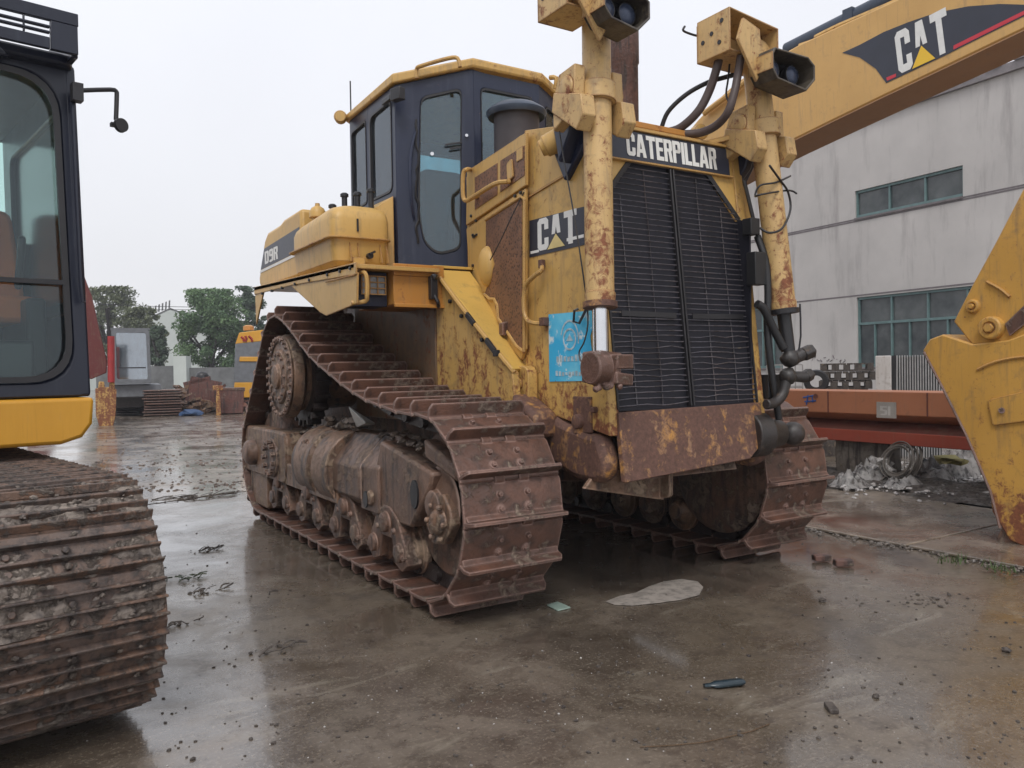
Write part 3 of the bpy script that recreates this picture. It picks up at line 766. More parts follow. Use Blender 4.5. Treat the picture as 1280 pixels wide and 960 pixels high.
# exhaust stack, pre-cleaner
m = MB(); m.lathe((.02,.52,2.6), (0,0,1), [(0,.085),(.68,.085),(.69,.092),(1.02,.092),(1.03,.08),(1.2,.08)], 24); m.build('exhaust_stack', 'stack', dz)
m = MB(); m.lathe((-.20,1.46,2.75), (0,0,1), [(0,.165),(.45,.165),(.47,.17)], 30); m.build('precleaner', 'canister', dz)
m = MB(); m.lathe((-.20,1.46,3.17), (0,0,1), [(.03,.155),(.0,.205),(.025,.218),(.04,.218),(.055,.205),(.09,.15),(.115,.07),(.12,.02)], 32); m.build('precleaner_cap', 'cap_blue', dz)
# ---- lift cylinders, yokes and work lights (blade gone)
CT = V((-.62,0,3.32)); CB = V((-.72,-.125,1.70))
for sx in (-1, 1):
    d = (CT-CB).normalized(); L = (CT-CB).length
    m = MB(); m.lathe(CB, d, [(0,.07),(.0,.080),(.05,.082),(.055,.076),(L*.66,.076),(L*.66+.002,.102),(L*.72,.102),(L*.72+.002,.077),(L,.077)], 32)
    if sx > 0: m.mirror()
    cy = m.build('lift_cylinder', 'yellow_cyl', dz)
    m = MB(); m.lathe(CB+d*-.028, d, [(0,.055),(.0,.09),(.03,.092),(.035,.07)], 28)
    if sx > 0: m.mirror()
    m.build('cylinder_gland', 'rust_guard' if sx < 0 else 'black', cy)
    m = MB(); m.cyl(CB+d*-.26, CB, .042, n=24)
    if sx > 0: m.mirror()
    m.build('piston_rod', 'chrome' if sx < 0 else 'black', cy)
    # trunnion yoke: two cheeks clamping the barrel
    q = CB+d*(L*.66)
    for s2 in (-1, 1):
        yk = MB()
        c = q + V((.13*s2,-.0,-.03))
        yk.prism([c+V((-.04*s2,-.02,.21)), c+V((-.035*s2,.12,.19)), c+V((-.03*s2,.17,.05)), c+V((-.03*s2,.17,-.10)), c+V((-.03*s2,-.02,-.02))], V((.07*s2,0,0)))
        yk.prism([c+V((-.04*s2,-.09,.03)), c+V((-.04*s2,.15,.10)), c+V((-.04*s2,.17,.0)), c+V((-.04*s2,-.05,-.15)), c+V((-.04*s2,-.11,-.08))], V((.09*s2,0,0)))
        yk.lathe(c+V((.03*s2,.05,.10)), (s2,0,0), [(0,.062),(.014,.062),(.018,.055)], 22)
        if sx > 0: yk.mirror()
        yk.build('trunnion_yoke', 'yellow_cyl', dz, bevel=.008)
# clevis at the left rod end
m = MB(); c = CB+V((-.02,-.03,-.34))
m.obox(c, (.13,.16,.16), (8,-6,10)); m.lathe(c+V((-.10,-.03,.0)), (1,0,0), [(0,.05),(.0,.085),(.06,.09),(.09,.09)], 20); m.obox(c+V((.09,-.02,.03)), (.12,.12,.075), (0,0,8)); m.obox(c+V((.09,-.02,-.06)), (.14,.10,.06), (0,6,12))
m.lathe(c+V((0,0,-.10)), (0,0,1), [(0,.04),(.03,.06)], 12)
for k in range(6): m.ball(c+V((rnd.uniform(-.1,.08),-.06,-.1+rnd.uniform(-.02,.02))), .022, 1, (1,1,1), .3, k)
m.build('rod_clevis', 'track', dz, bevel=.012, label='rusty clevis on the bare rod end')
# right rod end: black elbows and hose
m = MB(); e = V((-CB.x,CB.y,CB.z))+V((.02,-.03,-.30))
m.ball(e, .062, 2, (1,1,.9), .1, 4); m.cyl(e+V((-.02,0,-.02)), e+V((.10,-.03,.03)), .036, .04, 14); m.cyl(e+V((.08,-.03,.02)), e+V((.15,-.045,.045)), .047, .047, 6)
m.ball(e+V((-.02,0,-.11)), .055, 2, (1,1,1), .1, 5); m.cyl(e+V((-.02,0,-.11)), e+V((.11,-.03,-.12)), .032, .036, 14); m.cyl(e+V((.10,-.03,-.12)), e+V((.15,-.03,-.10)), .042, .042, 6)
m.tube([e+V((-.03,0,-.12)), e+V((-.06,.01,-.22)), e+V((-.12,.02,-.27)), e+V((-.2,.02,-.28))], .032, 10, 4)
m.build('hose_elbow', 'dark_crust', dz, bevel=.006)
m = MB(); m.tube([e+V((-.06,0,.06)), e+V((-.14,.02,.2)), e+V((-.2,.03,.30)), e+V((-.25,.04,.33))], .026, 10, 4); m.build('hydraulic_hose', 'dark_rubber', dz)
m = MB(); m.tube([U(1000,380,Y=-.16)+V((0,0,0)), U(1001,420,Y=-.18), U(997,445,Y=-.18)], .006, 5, 2); m.tube([U(930,225,Y=.02), U(948,300,Y=.0), U(960,345,Y=.0), U(962,400,Y=0)], .012, 6, 3); m.build('cable', 'black', dz)
# yellow post and black hardware between grille and right cylinder
m = MB(); m.bar((.67,.07,1.1), (.61,.16,2.55), .05, .05); m.build('side_post', 'yellow_worn', dz, bevel=.004)
m = MB(); m.tube([(.60,-.03,2.16),(.615,-.08,2.0),(.61,-.10,1.8),(.60,-.10,1.6),(.62,-.1,1.4),(.66,-.1,1.2),(.70,-.1,1.02)], .022, 10, 4); m.box(.50,.60,-.10,-.03,1.85,2.05); m.box(.50,.58,-.07,0.0,2.16,2.26); m.box(.63,.78,-.08,.02,1.15,1.30)
m.build('hydraulic_hose', 'dark_rubber', dz, bevel=.004)
# push-arm trunnion balls low at the front
for sx in (1,):
    m = MB(); m.lathe((.50,-.02,.93), (1,-.15,0), [(0,.14),(.12,.135),(.16,.10),(.26,.08),(.28,.06)], 28); m.build('push_trunnion', 'dark_crust', dz, bevel=.01)
    m = MB(); m.ball((.84,-.09,.925), .075, 3); m.build('trunnion_ball', 'dark_crust', dz)
# work lights: open-fronted boxes with two lamps
def light_box(cx, y0, zc, w=.48, nm='work_light', rot=0):
    m = MB(); x0, x1 = cx-w/2, cx+w/2; c = .06; h = .088
    out = [(x0,zc-h+.05),(x0+.04,zc-h),(x1-c*1.4,zc-h-.03),(x1,zc-h+.05),(x1,zc+h-.04),(x1-c,zc+h),(x0+.02,zc+h),(x0,zc+h-.03)]
    inn = [((a-cx)*.93+cx, (b-zc)*.88+zc) for a, b in out]
    m.frame([(a,y0,b) for a, b in out], [(a,y0,b) for a, b in inn], (0,.17,0))
    m.prism([(a,y0+.15,b) for a, b in out], (0,.02,0))
    o = m.build(nm, 'grime', dz, bevel=.004)
    m = MB(); m.prism([(x0-.008,y0-.004,zc-h+.05),(x0-.008,y0+.174,zc-h+.05),(x0-.008,y0+.174,zc+h-.03),(x0-.008,y0-.004,zc+h-.03)], (.006,0,0)); m.build('side_plate', 'yellow_cyl', o)
    m = MB(); m.prism([(a*1.0,y0+.145,b) for a, b in inn], (0,.004,0)); m.build('housing_back', 'black', o)
    for dx in (-.24*w,.22*w):
        m = MB(); m.lathe((cx+dx,y0+.14,zc), (0,-1,0), [(0,.04),(.03,.056),(.05,.060),(.058,.057)], 24); l = m.build('lamp', 'black', o)
        m = MB(); m.lathe((cx+dx,y0+.0835,zc), (0,-1,0), [(0,.054),(.012,.04),(.017,.01)], 24); m.build('lens', 'lamp_blue', l)
    return o
light_box(.60, -.32, 3.10, w=.38)
light_box(-.67, -.32, 3.18, w=.30)
for sx in (-1, 1):
    m = MB(); x0, x1 = (.235,.66) if sx > 0 else (-.93,-.70)
    m.frame([(x0,-.16,3.19),(x1,-.16,3.19),(x1,-.16,3.40),(x0,-.16,3.44)], [(x0+.01,-.16,3.20),(x1-.01,-.16,3.20),(x1-.01,-.16,3.39),(x0+.01,-.16,3.43)], (0,.26,0))
    m.box(x0,x1,.09,.105,3.19,3.42)
    o = m.build('hose_guard', 'yellow_cyl', dz, bevel=.005)
    m = MB(); m.prism([(x0+.012,-.21,3.24),(x0+.17,-.21,3.02),(x0+.22,-.21,3.10),(x0+.20,-.21,3.33),(x0+.06,-.21,3.37)], (0,.02,0)); m.prism([(x0+.30,-.1,3.18),(x0+.48,-.1,3.18),(x0+.46,-.1,3.28),(x0+.38,-.1,3.33),(x0+.3,-.1,3.35)], (0,.02,0)); m.build('guard_plate', 'yellow_cyl', o, bevel=.004)
    m = MB(); 
    for a, b in ((3.26,-.08),(3.33,-.02),(3.30,.05),(3.38,-.1)): m.cyl((x0-.004,b,a),(x0+.002,b,a),.014,n=8)
    m.build('bolt_holes', 'black', o)
# hoses from the hood up to the right light bracket
def hose(pts, r, mat='hose_brown', nm='hydraulic_hose'):
    m = MB(); m.tube(pts, r, 10, 5); m.build(nm, mat, dz)
hose([U(830,166,Y=.30), U(850,160,Y=.2), U(872,140,Y=.1), U(886,115,Y=.05), U(896,85,Y=.0), U(899,70,Y=0)], .026)
hose([U(826,163,Y=.4), U(835,140,Y=.35), U(858,118,Y=.25), U(885,103,Y=.15), U(905,97,Y=.1), U(920,93,Y=.05)], .015, 'dark_rubber')
hose([U(850,168,Y=.2), U(875,166,Y=.1), U(895,157,Y=.0), U(910,140,Y=-.1), U(918,115,Y=-.12), U(922,95,Y=-.12), U(926,70,Y=-.14)], .025)
hose([U(912,80,Y=-.0), U(910,100,Y=0), U(908,120,Y=0), U(917,137,Y=-.05)], .006, 'black', 'cable')
hose([U(885,43,Y=.1), U(874,45,Y=.12), U(862,42,Y=.14), U(854,38,Y=.14), U(856,33,Y=.14)], .007, 'black', 'cable')
hose([U(988,220,Y=-.1), U(970,228,Y=-.15), U(950,232,Y=-.12), U(944,245,Y=-.1), U(952,243,Y=-.2), U(985,238,Y=-.1), U(996,242,Y=-.1)], .006, 'black', 'cable')
hose([U(962,207,Y=-.2), U(975,225,Y=-.15), U(985,240,Y=-.12), U(988,262,Y=-.12), U(978,285,Y=-.2), U(962,291,Y=-.2), U(950,285,Y=-.15)], .007, 'black', 'cable')
m = MB(); c = U(870,168,Y=.25); m.lathe(c, (-.2,-1,0), [(0,.05),(.06,.05),(.07,.03)], 14); m.bar((.35,.2,2.74),(.58,.02,2.8),.05,.03); m.build('hose_clamp', 'yellow', dz)
m = MB(); m.prism([(-.22,.16,2.765),(.28,.16,2.765),(.28,.16,2.80),(-.22,.16,2.80)], (0,.2,0)); m.build('hood_plate', 'orange_worn', dz, bevel=.004)
# ---- cab: narrow front, doors on the diagonal, side and rear glass
A_, B_, C_, D_ = V((-.30,1.90,0)), V((-.85,2.13,0)), V((-.85,3.06,0)), V((-.55,3.35,0))
def cabplane(p, q):
    u = (q-p).normalized(); n = V((-u.y, u.x, 0))
    return u, n
def cab_wall(name, p, q, zp0, zp1, zq0, zq1, hole, r=.05, th=.05, parent=None, glassname='glass_pane', gm='cab_glass', sym=True, mat='cab_navy'):
    """hole: (fraction along, z) corners; wall between p and q with its own top slope"""
    for sx in ((-1, 1) if sym else (-1,)):
        mid = V((0,2.5,0)); u, n = cabplane(p, q)
        if n.dot(mid-p) < 0: n = -n                         # n points inward
        outer = [p+V((0,0,zp0)), q+V((0,0,zq0)), q+V((0,0,zq1)), p+V((0,0,zp1))]
        inn = [p.lerp(q, a)+V((0,0,z)) for a, z in hole]
        if len(hole) == 6:
            outer = [outer[0], outer[0].lerp(outer[1], .5), outer[1], outer[1].lerp(outer[2], .4), outer[2], outer[3]]
        m = MB(); m.frame(rquad(outer, .001, 4), rquad(inn, r, 4), n*th)
        g = MB(); g.prism([x+n*.015 for x in rquad(inn, r, 4)], n*.004)
        s = MB(); a = rquad(inn, r, 4); b = [x + (sum(inn, V((0,0,0)))/len(inn)-x).normalized()*.018 for x in a]; s.frame([x-n*.006 for x in a], [x-n*.006 for x in b], n*.02)
        if sx > 0: m.mirror(); g.mirror(); s.mirror()
        w = m.build(name, mat, parent or dz, bevel=.006); g.build(glassname, gm, w); s.build('window_seal', 'black', w)
cab_root = MB(); cab_root.prism([(-.85,2.14,2.06),(-.30,1.91,2.06),(.30,1.91,2.06),(.85,2.14,2.06),(.85,3.06,2.06),(.55,3.35,2.06),(-.55,3.35,2.06),(-.85,3.06,2.06)], (0,0,.10))
cb = cab_root.build('cab', 'cab_navy', dz)
cab_wall('cab_front', V((.30,1.90,0)), A_, 2.1, 3.655, 2.1, 3.655, [(.1,2.45),(.9,2.45),(.9,3.52),(.1,3.52)], parent=cb, sym=False)
dn = V((B_.y-A_.y, -(B_.x-A_.x), 0)).normalized()
def DP(u, v):
    p = UP(u, v, A_, dn); return ((p-A_).dot((B_-A_).normalized())/(B_-A_).length, p.z)
# plane normal for the diagonal
_du = (B_-A_).normalized(); dn = V((-_du.y, _du.x, 0))
hole = [DP(577,110), DP(576,312), DP(547,319), DP(530,304), DP(522,262), DP(526,121)]
def SPx(u, v): p = U(u, v, X=-.85); return ((p.y-B_.y)/(C_.y-B_.y), p.z)
# reorder to match the wall's corner order (start at front-bottom)
hb = [hole[1], hole[2], hole[3], hole[4], hole[5], hole[0]]
cab_wall('cab_door', A_, B_, 2.1, 3.655, 2.12, 3.50, hb, r=.06, parent=cb)
m_ = V((-.85,2.62,0))
cab_wall('cab_side', B_, V((-.85,2.66,0)), 2.12, 3.50, 2.12, 3.50, [(.12,2.72),(.92,2.72),(.92,3.40),(.12,3.42)], r=.07, parent=cb)
cab_wall('cab_side', V((-.85,2.66,0)), C_, 2.12, 3.50, 2.12, 3.50, [(.1,2.72),(.9,2.72),(.9,3.38),(.1,3.40)], r=.04, parent=cb)
cab_wall('cab_corner', C_, D_, 2.12, 3.5, 2.12, 3.5, [(.1,2.8),(.9,2.8),(.9,3.38),(.1,3.38)], r=.04, parent=cb)
cab_wall('cab_rear', D_, V((.55,3.35,0)), 2.12, 3.5, 2.12, 3.5, [(.08,2.75),(.92,2.75),(.92,3.38),(.08,3.38)], parent=cb, sym=False)
# roof
m = MB()
out = [(-.32,1.865),(-.882,2.10),(-.882,3.08),(-.565,3.385),(.565,3.385),(.882,3.08),(.882,2.10),(.32,1.865)]
zb = {1.865:3.655, 2.10:3.50, 3.08:3.48, 3.385:3.47}; zt = {1.865:3.715, 2.10:3.572, 3.08:3.535, 3.385:3.52}
lo = [m.bm.verts.new((x,y,zb[y])) for x, y in out]; mi = [m.bm.verts.new((x,y,zt[y])) for x, y in out]
up = [m.bm.verts.new((x*.86, 2.65+(y-2.65)*.90, zt[y]+.035)) for x, y in out]
for i in range(8):
    j = (i+1) % 8; m._face([lo[i],lo[j],mi[j],mi[i]]); m._face([mi[i],mi[j],up[j],up[i]])
m._face(up); m._face(lo[::-1])
rf = m.build('cab_roof', 'yellow_worn', cb, bevel=.012)
m = MB(); m.tube([U(521,98,X=-.76), U(521,86,X=-.76), U(528,82,X=-.74), U(560,73,X=-.60), U(572,73,X=-.55), U(575,84,X=-.54)], .015, 8, 3); m.build('roof_rail', 'yellow_worn', rf)
m = MB(); m.tube([(-.86,3.0,3.55),(-.86,3.0,3.80)], .006, 6, 0); m.build('antenna', 'black', rf)
m = MB(); m.lathe((-.92,3.08,3.50), (-.4,-.9,0), [(0,.03),(.0,.05),(.05,.055),(.07,.045)], 16); m.build('roof_lamp', 'yellow', rf)
m = MB(); m.obox(U(497,118,X=-.88), (.06,.10,.09), (0,0,20)); m.obox(U(484,125,X=-.89), (.03,.16,.04)); m.build('mirror_bracket', 'black', rf, bevel=.006)
m = MB(); m.tube([(.40,1.88,3.70),(.42,1.82,3.68),(.42,1.84,3.60)], .02, 8, 2); m.build('roof_hook', 'yellow', rf)
# door details: broken seal, handle
m = MB(); rr = random.Random(4)
u_, n_ = cabplane(A_, B_)
if n_.dot(V((0,2.5,0))-A_) < 0: n_ = -n_
def DD(u, v, off=.012): p = UP(u, v, A_, n_); return p - n_*off
m.tube([DD(522+rr.uniform(-3,2), 150+i*7) for i in range(23)], .010, 6, 2); m.build('torn_seal', 'black', cb)
m = MB(); m.tube([DD(519,165), DD(513,200,.05), DD(514,250,.05), DD(518,275)], .010, 6, 3); m.build('door_handle', 'cab_navy', cb)
m = MB(); m.bar(DD(556,182,.02), DD(577,179,.02), .012, .012); m.bar(DD(562,187,.02), DD(576,185,.02), .012, .012); m.build('wiper', 'black', cb)
m = MB(); m.cyl(DD(583,170,.0), DD(583,170,.02), .012, n=10); m.cyl(DD(540,193,.0), DD(540,193,.02), .014, n=10); m.build('door_knob', 'chrome', cb)
# inside
m = MB(); m.prism(rquad([(-.26,2.52,2.25),(.26,2.52,2.25),(.26,3.0,2.25),(-.26,3.0,2.25)],.08),(0,0,.28)); m.prism(rquad([(-.25,2.92,2.5),(.25,2.92,2.5),(.21,2.98,3.15),(-.21,2.98,3.15)],.07),(0,.13,0)); m.build('seat', plain('seat_cloth', (.055,.06,.065), .8), cb, bevel=.03)
m = MB(); m.box(-.28,.28,1.98,2.15,2.15,2.72); m.tube([(-.3,2.3,2.4),(-.3,2.3,2.75)], .03,8,0); m.build('console', 'black', cb, bevel=.02)
# ---- platform, lamp, steps left of the cab
for sx in (-1, 1):
    def mk(f, name, mat, parent=dz, **k):
        m = MB(); f(m)
        if sx > 0: m.mirror()
        return m.build(name, mat, parent, **k)
    mk(lambda m: m.box(-1.14,-.765,1.56,2.2,1.81,2.06), 'platform_box', 'orange_worn', bevel=.006)
    mk(lambda m: m.box(-1.142,-.765,1.545,1.565,2.005,2.085), 'platform_lip', 'orange_worn', bevel=.004)
    mk(lambda m: m.box(-1.142,-.765,1.53,1.56,1.79,1.815), 'platform_lip', 'orange_worn', bevel=.004)
    mk(lambda m: (m.obox((-.86,1.53,1.93),(.05,.05,.16)), m.ball((-.86,1.51,2.0),.03,1,(1,1,1),.2,1), m.tube([(-.86,1.52,1.88),(-.84,1.50,1.83),(-.82,1.53,1.80)],.015,6,2)), 'latch', 'black', bevel=.004)
    # recessed lamp
    mk(lambda m: (m.box(-1.38,-1.145,1.66,1.9,1.80,2.03),), 'lamp_box', 'cab_navy', bevel=.004)
    mk(lambda m: (m.box(-1.345,-1.175,1.62,1.665,1.875,2.0),), 'work_lamp', 'lamp_glass', bevel=.006)
    def gf(m):
        for i in range(4): m.bar((-1.345+.0567*i,1.612,1.875),(-1.345+.0567*i,1.612,2.0),.005,.008)
        for i in range(4): m.bar((-1.345,1.611,1.878+.04*i),(-1.175,1.611,1.878+.04*i),.005,.008)
        m.tube([(-1.38,1.60,2.045),(-1.36,1.59,2.055),(-1.15,1.59,2.055),(-1.13,1.60,2.04)],.014,8,2)
    mk(gf, 'lamp_grille', 'yellow_worn')
    mk(lambda m: m.tube([(-1.40,1.60,2.0),(-1.37,1.52,2.01),(-1.355,1.50,1.97),(-1.355,1.50,1.86),(-1.36,1.52,1.82),(-1.44,1.56,1.81)],.015,8,3), 'grab_handle', 'yellow', None or dz)
    # fender
    def ff(m):
        m.prism([(-1.44,3.98,2.145),(-1.44,1.50,2.06),(-1.44,1.50,2.03),(-1.44,3.98,2.11)], (.62,0,0))
        m.prism([(-1.44,3.98,2.145),(-1.44,1.47,2.065),(-1.44,1.47,1.985),(-1.44,2.85,2.05),(-1.44,3.98,2.075)], (.012,0,0))
    mk(ff, 'fender', 'yellow', bevel=.004)
    mk(lambda m: (m.prism([(-1.432,3.98,2.09),(-1.432,3.70,2.08),(-1.432,3.84,1.94),(-1.432,3.97,1.80)], (.014,0,0)),), 'rear_skirt', 'yellow', bevel=.004)
    mk(lambda m: (m.prism([(-1.432,2.92,2.06),(-1.432,1.47,2.0),(-1.432,1.49,1.80),(-1.432,2.08,1.76),(-1.432,2.2,1.79)], (.014,0,0)),
                  m.bar((-1.442,2.05,1.995),(-1.442,1.5,1.985),.006,.01)), 'fender_skirt', 'yellow', bevel=.004)
    mk(lambda m: [m.cyl((-1.452,y,2.035+.012*(y-1.5)),(-1.43,y,2.035+.012*(y-1.5)),.012,n=6) for y in (1.56,1.75,2.0,2.4,2.75,3.1,3.4,3.7)], 'fender_bolts', 'black')
    # slanted side plate below the cab, bright ledge above it
    mk(lambda m: m.prism([(-.775,1.66,2.06),(-.775,.66,1.34),(-.775,.62,1.05),(-.775,1.66,1.0)], (.05,0,0)), 'frame_side_plate', 'yellow_worn', bevel=.006)
    mk(lambda m: m.prism([(-.775,1.66,2.055),(-.775,.66,1.345),(-.50,.80,1.345),(-.50,1.66,2.055)], (0,-.012,.018)), 'sloped_ledge', 'yellow_bright', bevel=.003)
    mk(lambda m: m.prism([(-.785,1.66,2.085),(-.40,1.66,2.085),(-.40,1.86,2.085),(-.785,1.86,2.085)], (0,0,.02)), 'ledge_top', 'yellow_bright', bevel=.003)
    mk(lambda m: (m.tube([(-.79,1.66,2.08),(-.79,1.3,1.81),(-.79,1.0,1.60),(-.78,.72,1.40),(-.76,.66,1.34)],.016,8,2),), 'ledge_edge', 'yellow')
    mk(lambda m: m.obox((-.80,1.12,1.69),(.02,.12,.035),(36,0,0)), 'strap_clip', 'black', bevel=.003)
    mk(lambda m: m.obox((-.80,.87,1.51),(.02,.13,.035),(36,0,0)), 'strap_clip', 'black', bevel=.003)
    mk(lambda m: (m.obox((-.80,.80,1.46),(.03,.04,.04)),
                  [m.cyl((-.795,a,b),(-.774,a,b),.014,n=8) for a, b in ((1.43,1.83),(1.27,1.72),(1.0,1.55))]), 'plate_bolts', 'black', bevel=.003)
    mk(lambda m: m.prism([(-.64,.98,1.58),(-.56,.98,1.58),(-.56,.98,1.68),(-.64,.98,1.66)], (0,.05,0)), 'ledge_notch', 'track', bevel=.003)
    # tank with its mid flange
    def tk(m):
        x0, x1, y0, y1 = -1.40,-.955,2.0,2.95
        def ringz(dx, z, r=.07): return [V((p[0],p[1],z)) for p in rquad([(x0+dx,y0+dx,0),(x1-dx*.3,y0+dx,0),(x1-dx*.3,y1-dx,0),(x0+dx,y1-dx,0)], r, 4)]
        prof = [(.05,2.115,.06),(.015,2.15,.08),(.0,2.30,.08),(.0,2.45,.08),(.012,2.50,.09),(.04,2.535,.10),(.12,2.565,.10),(.2,2.575,.08)]
        rs = [[m.bm.verts.new(p) for p in ringz(*q)] for q in prof]
        for a, b in zip(rs, rs[1:]):
            for i in range(len(a)): j = (i+1) % len(a); m._face([a[i],a[j],b[j],b[i]])
        m._face(rs[0][::-1]); m._face(rs[-1])
        # lower the far end a little
        for v in m.bm.verts:
            if v.co.z > 2.4: v.co.z -= max(0, v.co.y-2.5)*.12*(v.co.z-2.4)/.17
    tnk = mk(tk, 'hydraulic_tank', 'yellow')
    mk(lambda m: m.prism([V((p[0],p[1],2.305)) for p in rquad([(-1.435,1.965,0),(-.95,1.965,0),(-.95,2.985,0),(-1.435,2.985,0)],.09,4)], (0,0,.012)), 'flange', 'yellow_worn', tnk, bevel=.003)
    mk(lambda m: ([m.prism([(x,2.0,2.14),(x,1.955,2.14),(x,2.0,2.28)], (.008,0,0)) for x in (-1.28,-1.22,-1.05,-1.0)], m.box(-1.27,-1.18,1.95,2.0,2.12,2.17)), 'gusset', 'yellow', tnk, bevel=.002)
    mk(lambda m: (m.cyl((-1.13,1.97,2.19),(-1.13,2.01,2.19),.022,n=10), m.bar((-1.215,1.996,2.36),(-1.215,1.996,2.45),.012,.012), m.bar((-1.14,1.96,2.2),(-1.10,1.96,2.22),.015,.015)), 'drain_plug', 'black', tnk)
    mk(lambda m: (m.lathe((-1.24,2.78,2.53),(0,0,1),[(0,.045),(.05,.045),(.055,.065),(.10,.065),(.13,.05),(.15,.02),(.17,.018)],16),), 'filler_cap', 'yellow', tnk)
    def vt(m):
        for x, y, h in (vp,): m.lathe((x,y,2.55),(0,0,1),[(0,.022),(h,.022),(h+.001,.032),(h+.02,.032),(h+.03,.02)],12)
    for vp in ((-1.16,2.66,.10),(-1.12,2.5,.16),(-1.03,2.46,.17),(-.985,2.3,.17)): mk(vt, 'vent_pipe', 'black', tnk)
    # rear box with the model number
    def rb_(m):
        pr = [(-1.30,3.02,2.15),(-1.30,3.02,2.70),(-1.30,3.50,2.69),(-1.30,3.62,2.665),(-1.30,4.02,2.655),(-1.30,4.12,2.60),(-1.30,4.34,2.27),(-1.30,4.33,2.20),(-1.30,4.25,2.15)]
        m.prism(pr, (.48,0,0))
    rbx = mk(rb_, 'rear_box', 'yellow', bevel=.03)
    def dec(m): m.prism([(-1.3005,3.06,2.36),(-1.3005,3.06,2.555),(-1.3005,4.125,2.52),(-1.3005,4.26,2.34)], (-.002,0,0))
    d9 = mk(dec, 'model_decal', 'decal_dark', rbx)
    mk(lambda m: m.prism([(-1.303,3.06,2.33),(-1.303,3.06,2.355),(-1.303,4.265,2.335),(-1.303,4.28,2.31)], (-.001,0,0)), 'stripe', 'white', d9)
    m = MB()
    write(m, 'D9R', (-1.3032,4.10,2.372) if sx < 0 else (1.3032,3.62,2.372), (0,-1,0) if sx < 0 else (0,1,0), (0,0,1), .115, n=(-1,0,0) if sx < 0 else (1,0,0), fit=.42)
    m.build('lettering', 'white', d9, smooth=False)
# covers between the cab and the tanks, and the rear of the machine
m = MB(); m.box(-.95,.95,2.2,3.0,2.03,2.12); m.box(-.82,.82,3.37,4.3,2.03,2.5); m.box(-.6,.6,4.3,4.6,1.0,2.2)
m.build('rear_deck', 'yellow', dz, bevel=.02)
m = MB(); m.prism([(-.97,2.16,2.12),(-.86,2.16,2.12),(-.86,2.16,2.68),(-.97,2.22,2.60)], (0,.5,0)); m.build('cab_side_cover', 'yellow', dz, bevel=.006)
# stray scrap of light plastic caught on the roller frame
m = MB(); m.prism([(-1.22,2.08,.96),(-1.12,1.98,.98),(-1.24,1.86,1.0),(-1.30,2.02,1.10)], (.005,.01,.01)); m.displace(.01, 9, 3); o = m.build('plastic_scrap', 'white', None); tag(o, 'torn white scrap caught on the muddy roller frame of the large bulldozer', 'litter')
# ================================================================== NEAR EXCAVATOR (left edge)
EL = V((.985,.17,0)).normalized(); ER = V((-EL.y, EL.x, 0))          # its right, its rear
eo = V((-2.85,.40,0)) - EL*1.28 + ER*1.9
ex = empty('excavator', (eo.x, eo.y, 0), math.atan2(EL.y, EL.x), 'near excavator with dark cab and wide muddy tracks at the left edge', 'excavator')
EM = Matrix.Rotation(-math.atan2(EL.y, EL.x), 3, 'Z')
def EX(p): return EM @ (V(p)-eo)                                      # world to local
def EXpx(u, v, yl):
    """photo point on the machine's local plane y = yl"""
    p0 = eo + ER*yl; return EX(UP(u, v, p0, ER))
def eb(m, name, mat, parent=ex, **k): return m.build(name, mat, parent, local=True, **k)
# track: local x lateral, y to the rear
r_ = .43; ya, yb = -2.12, 1.9
epath = arc((ya,.50), r_, 180, 90, 12) + [V((ya+(yb-ya)*i/16, .93-.02*math.sin(math.pi*i/16))) for i in range(1,16)] + arc((yb,.50), r_, 90, -90, 16) + [V((yb+(ya-yb)*i/16, .07)) for i in range(1,16)] + arc((ya,.50), r_, 270, 180, 12)
esh, ep = None, None
path_save = path; path = epath; esh, ep = resample(epath, .19); path = path_save
def ex_shoe():
    m = MB(); h = .40
    m.prism([(-h,-.093,-.012),(-h,-.085,0),(-h,.085,0),(-h,.097,-.014),(-h,.09,-.022),(-h,-.085,-.02)], (2*h,0,0))
    for y, z in ((-.082,.030),(-.02,.028),(.045,.030)):
        m.prism([(-h,y-.008,-.002),(-h,y+.008,-.002),(-h,y+.005,z),(-h,y-.005,z)], (2*h,0,0))
    for x in (-.09,.09):
        for y in (-.05,.012): m.cyl((x,y,0),(x,y,.014),.014,n=6)
    return m
efirst = None
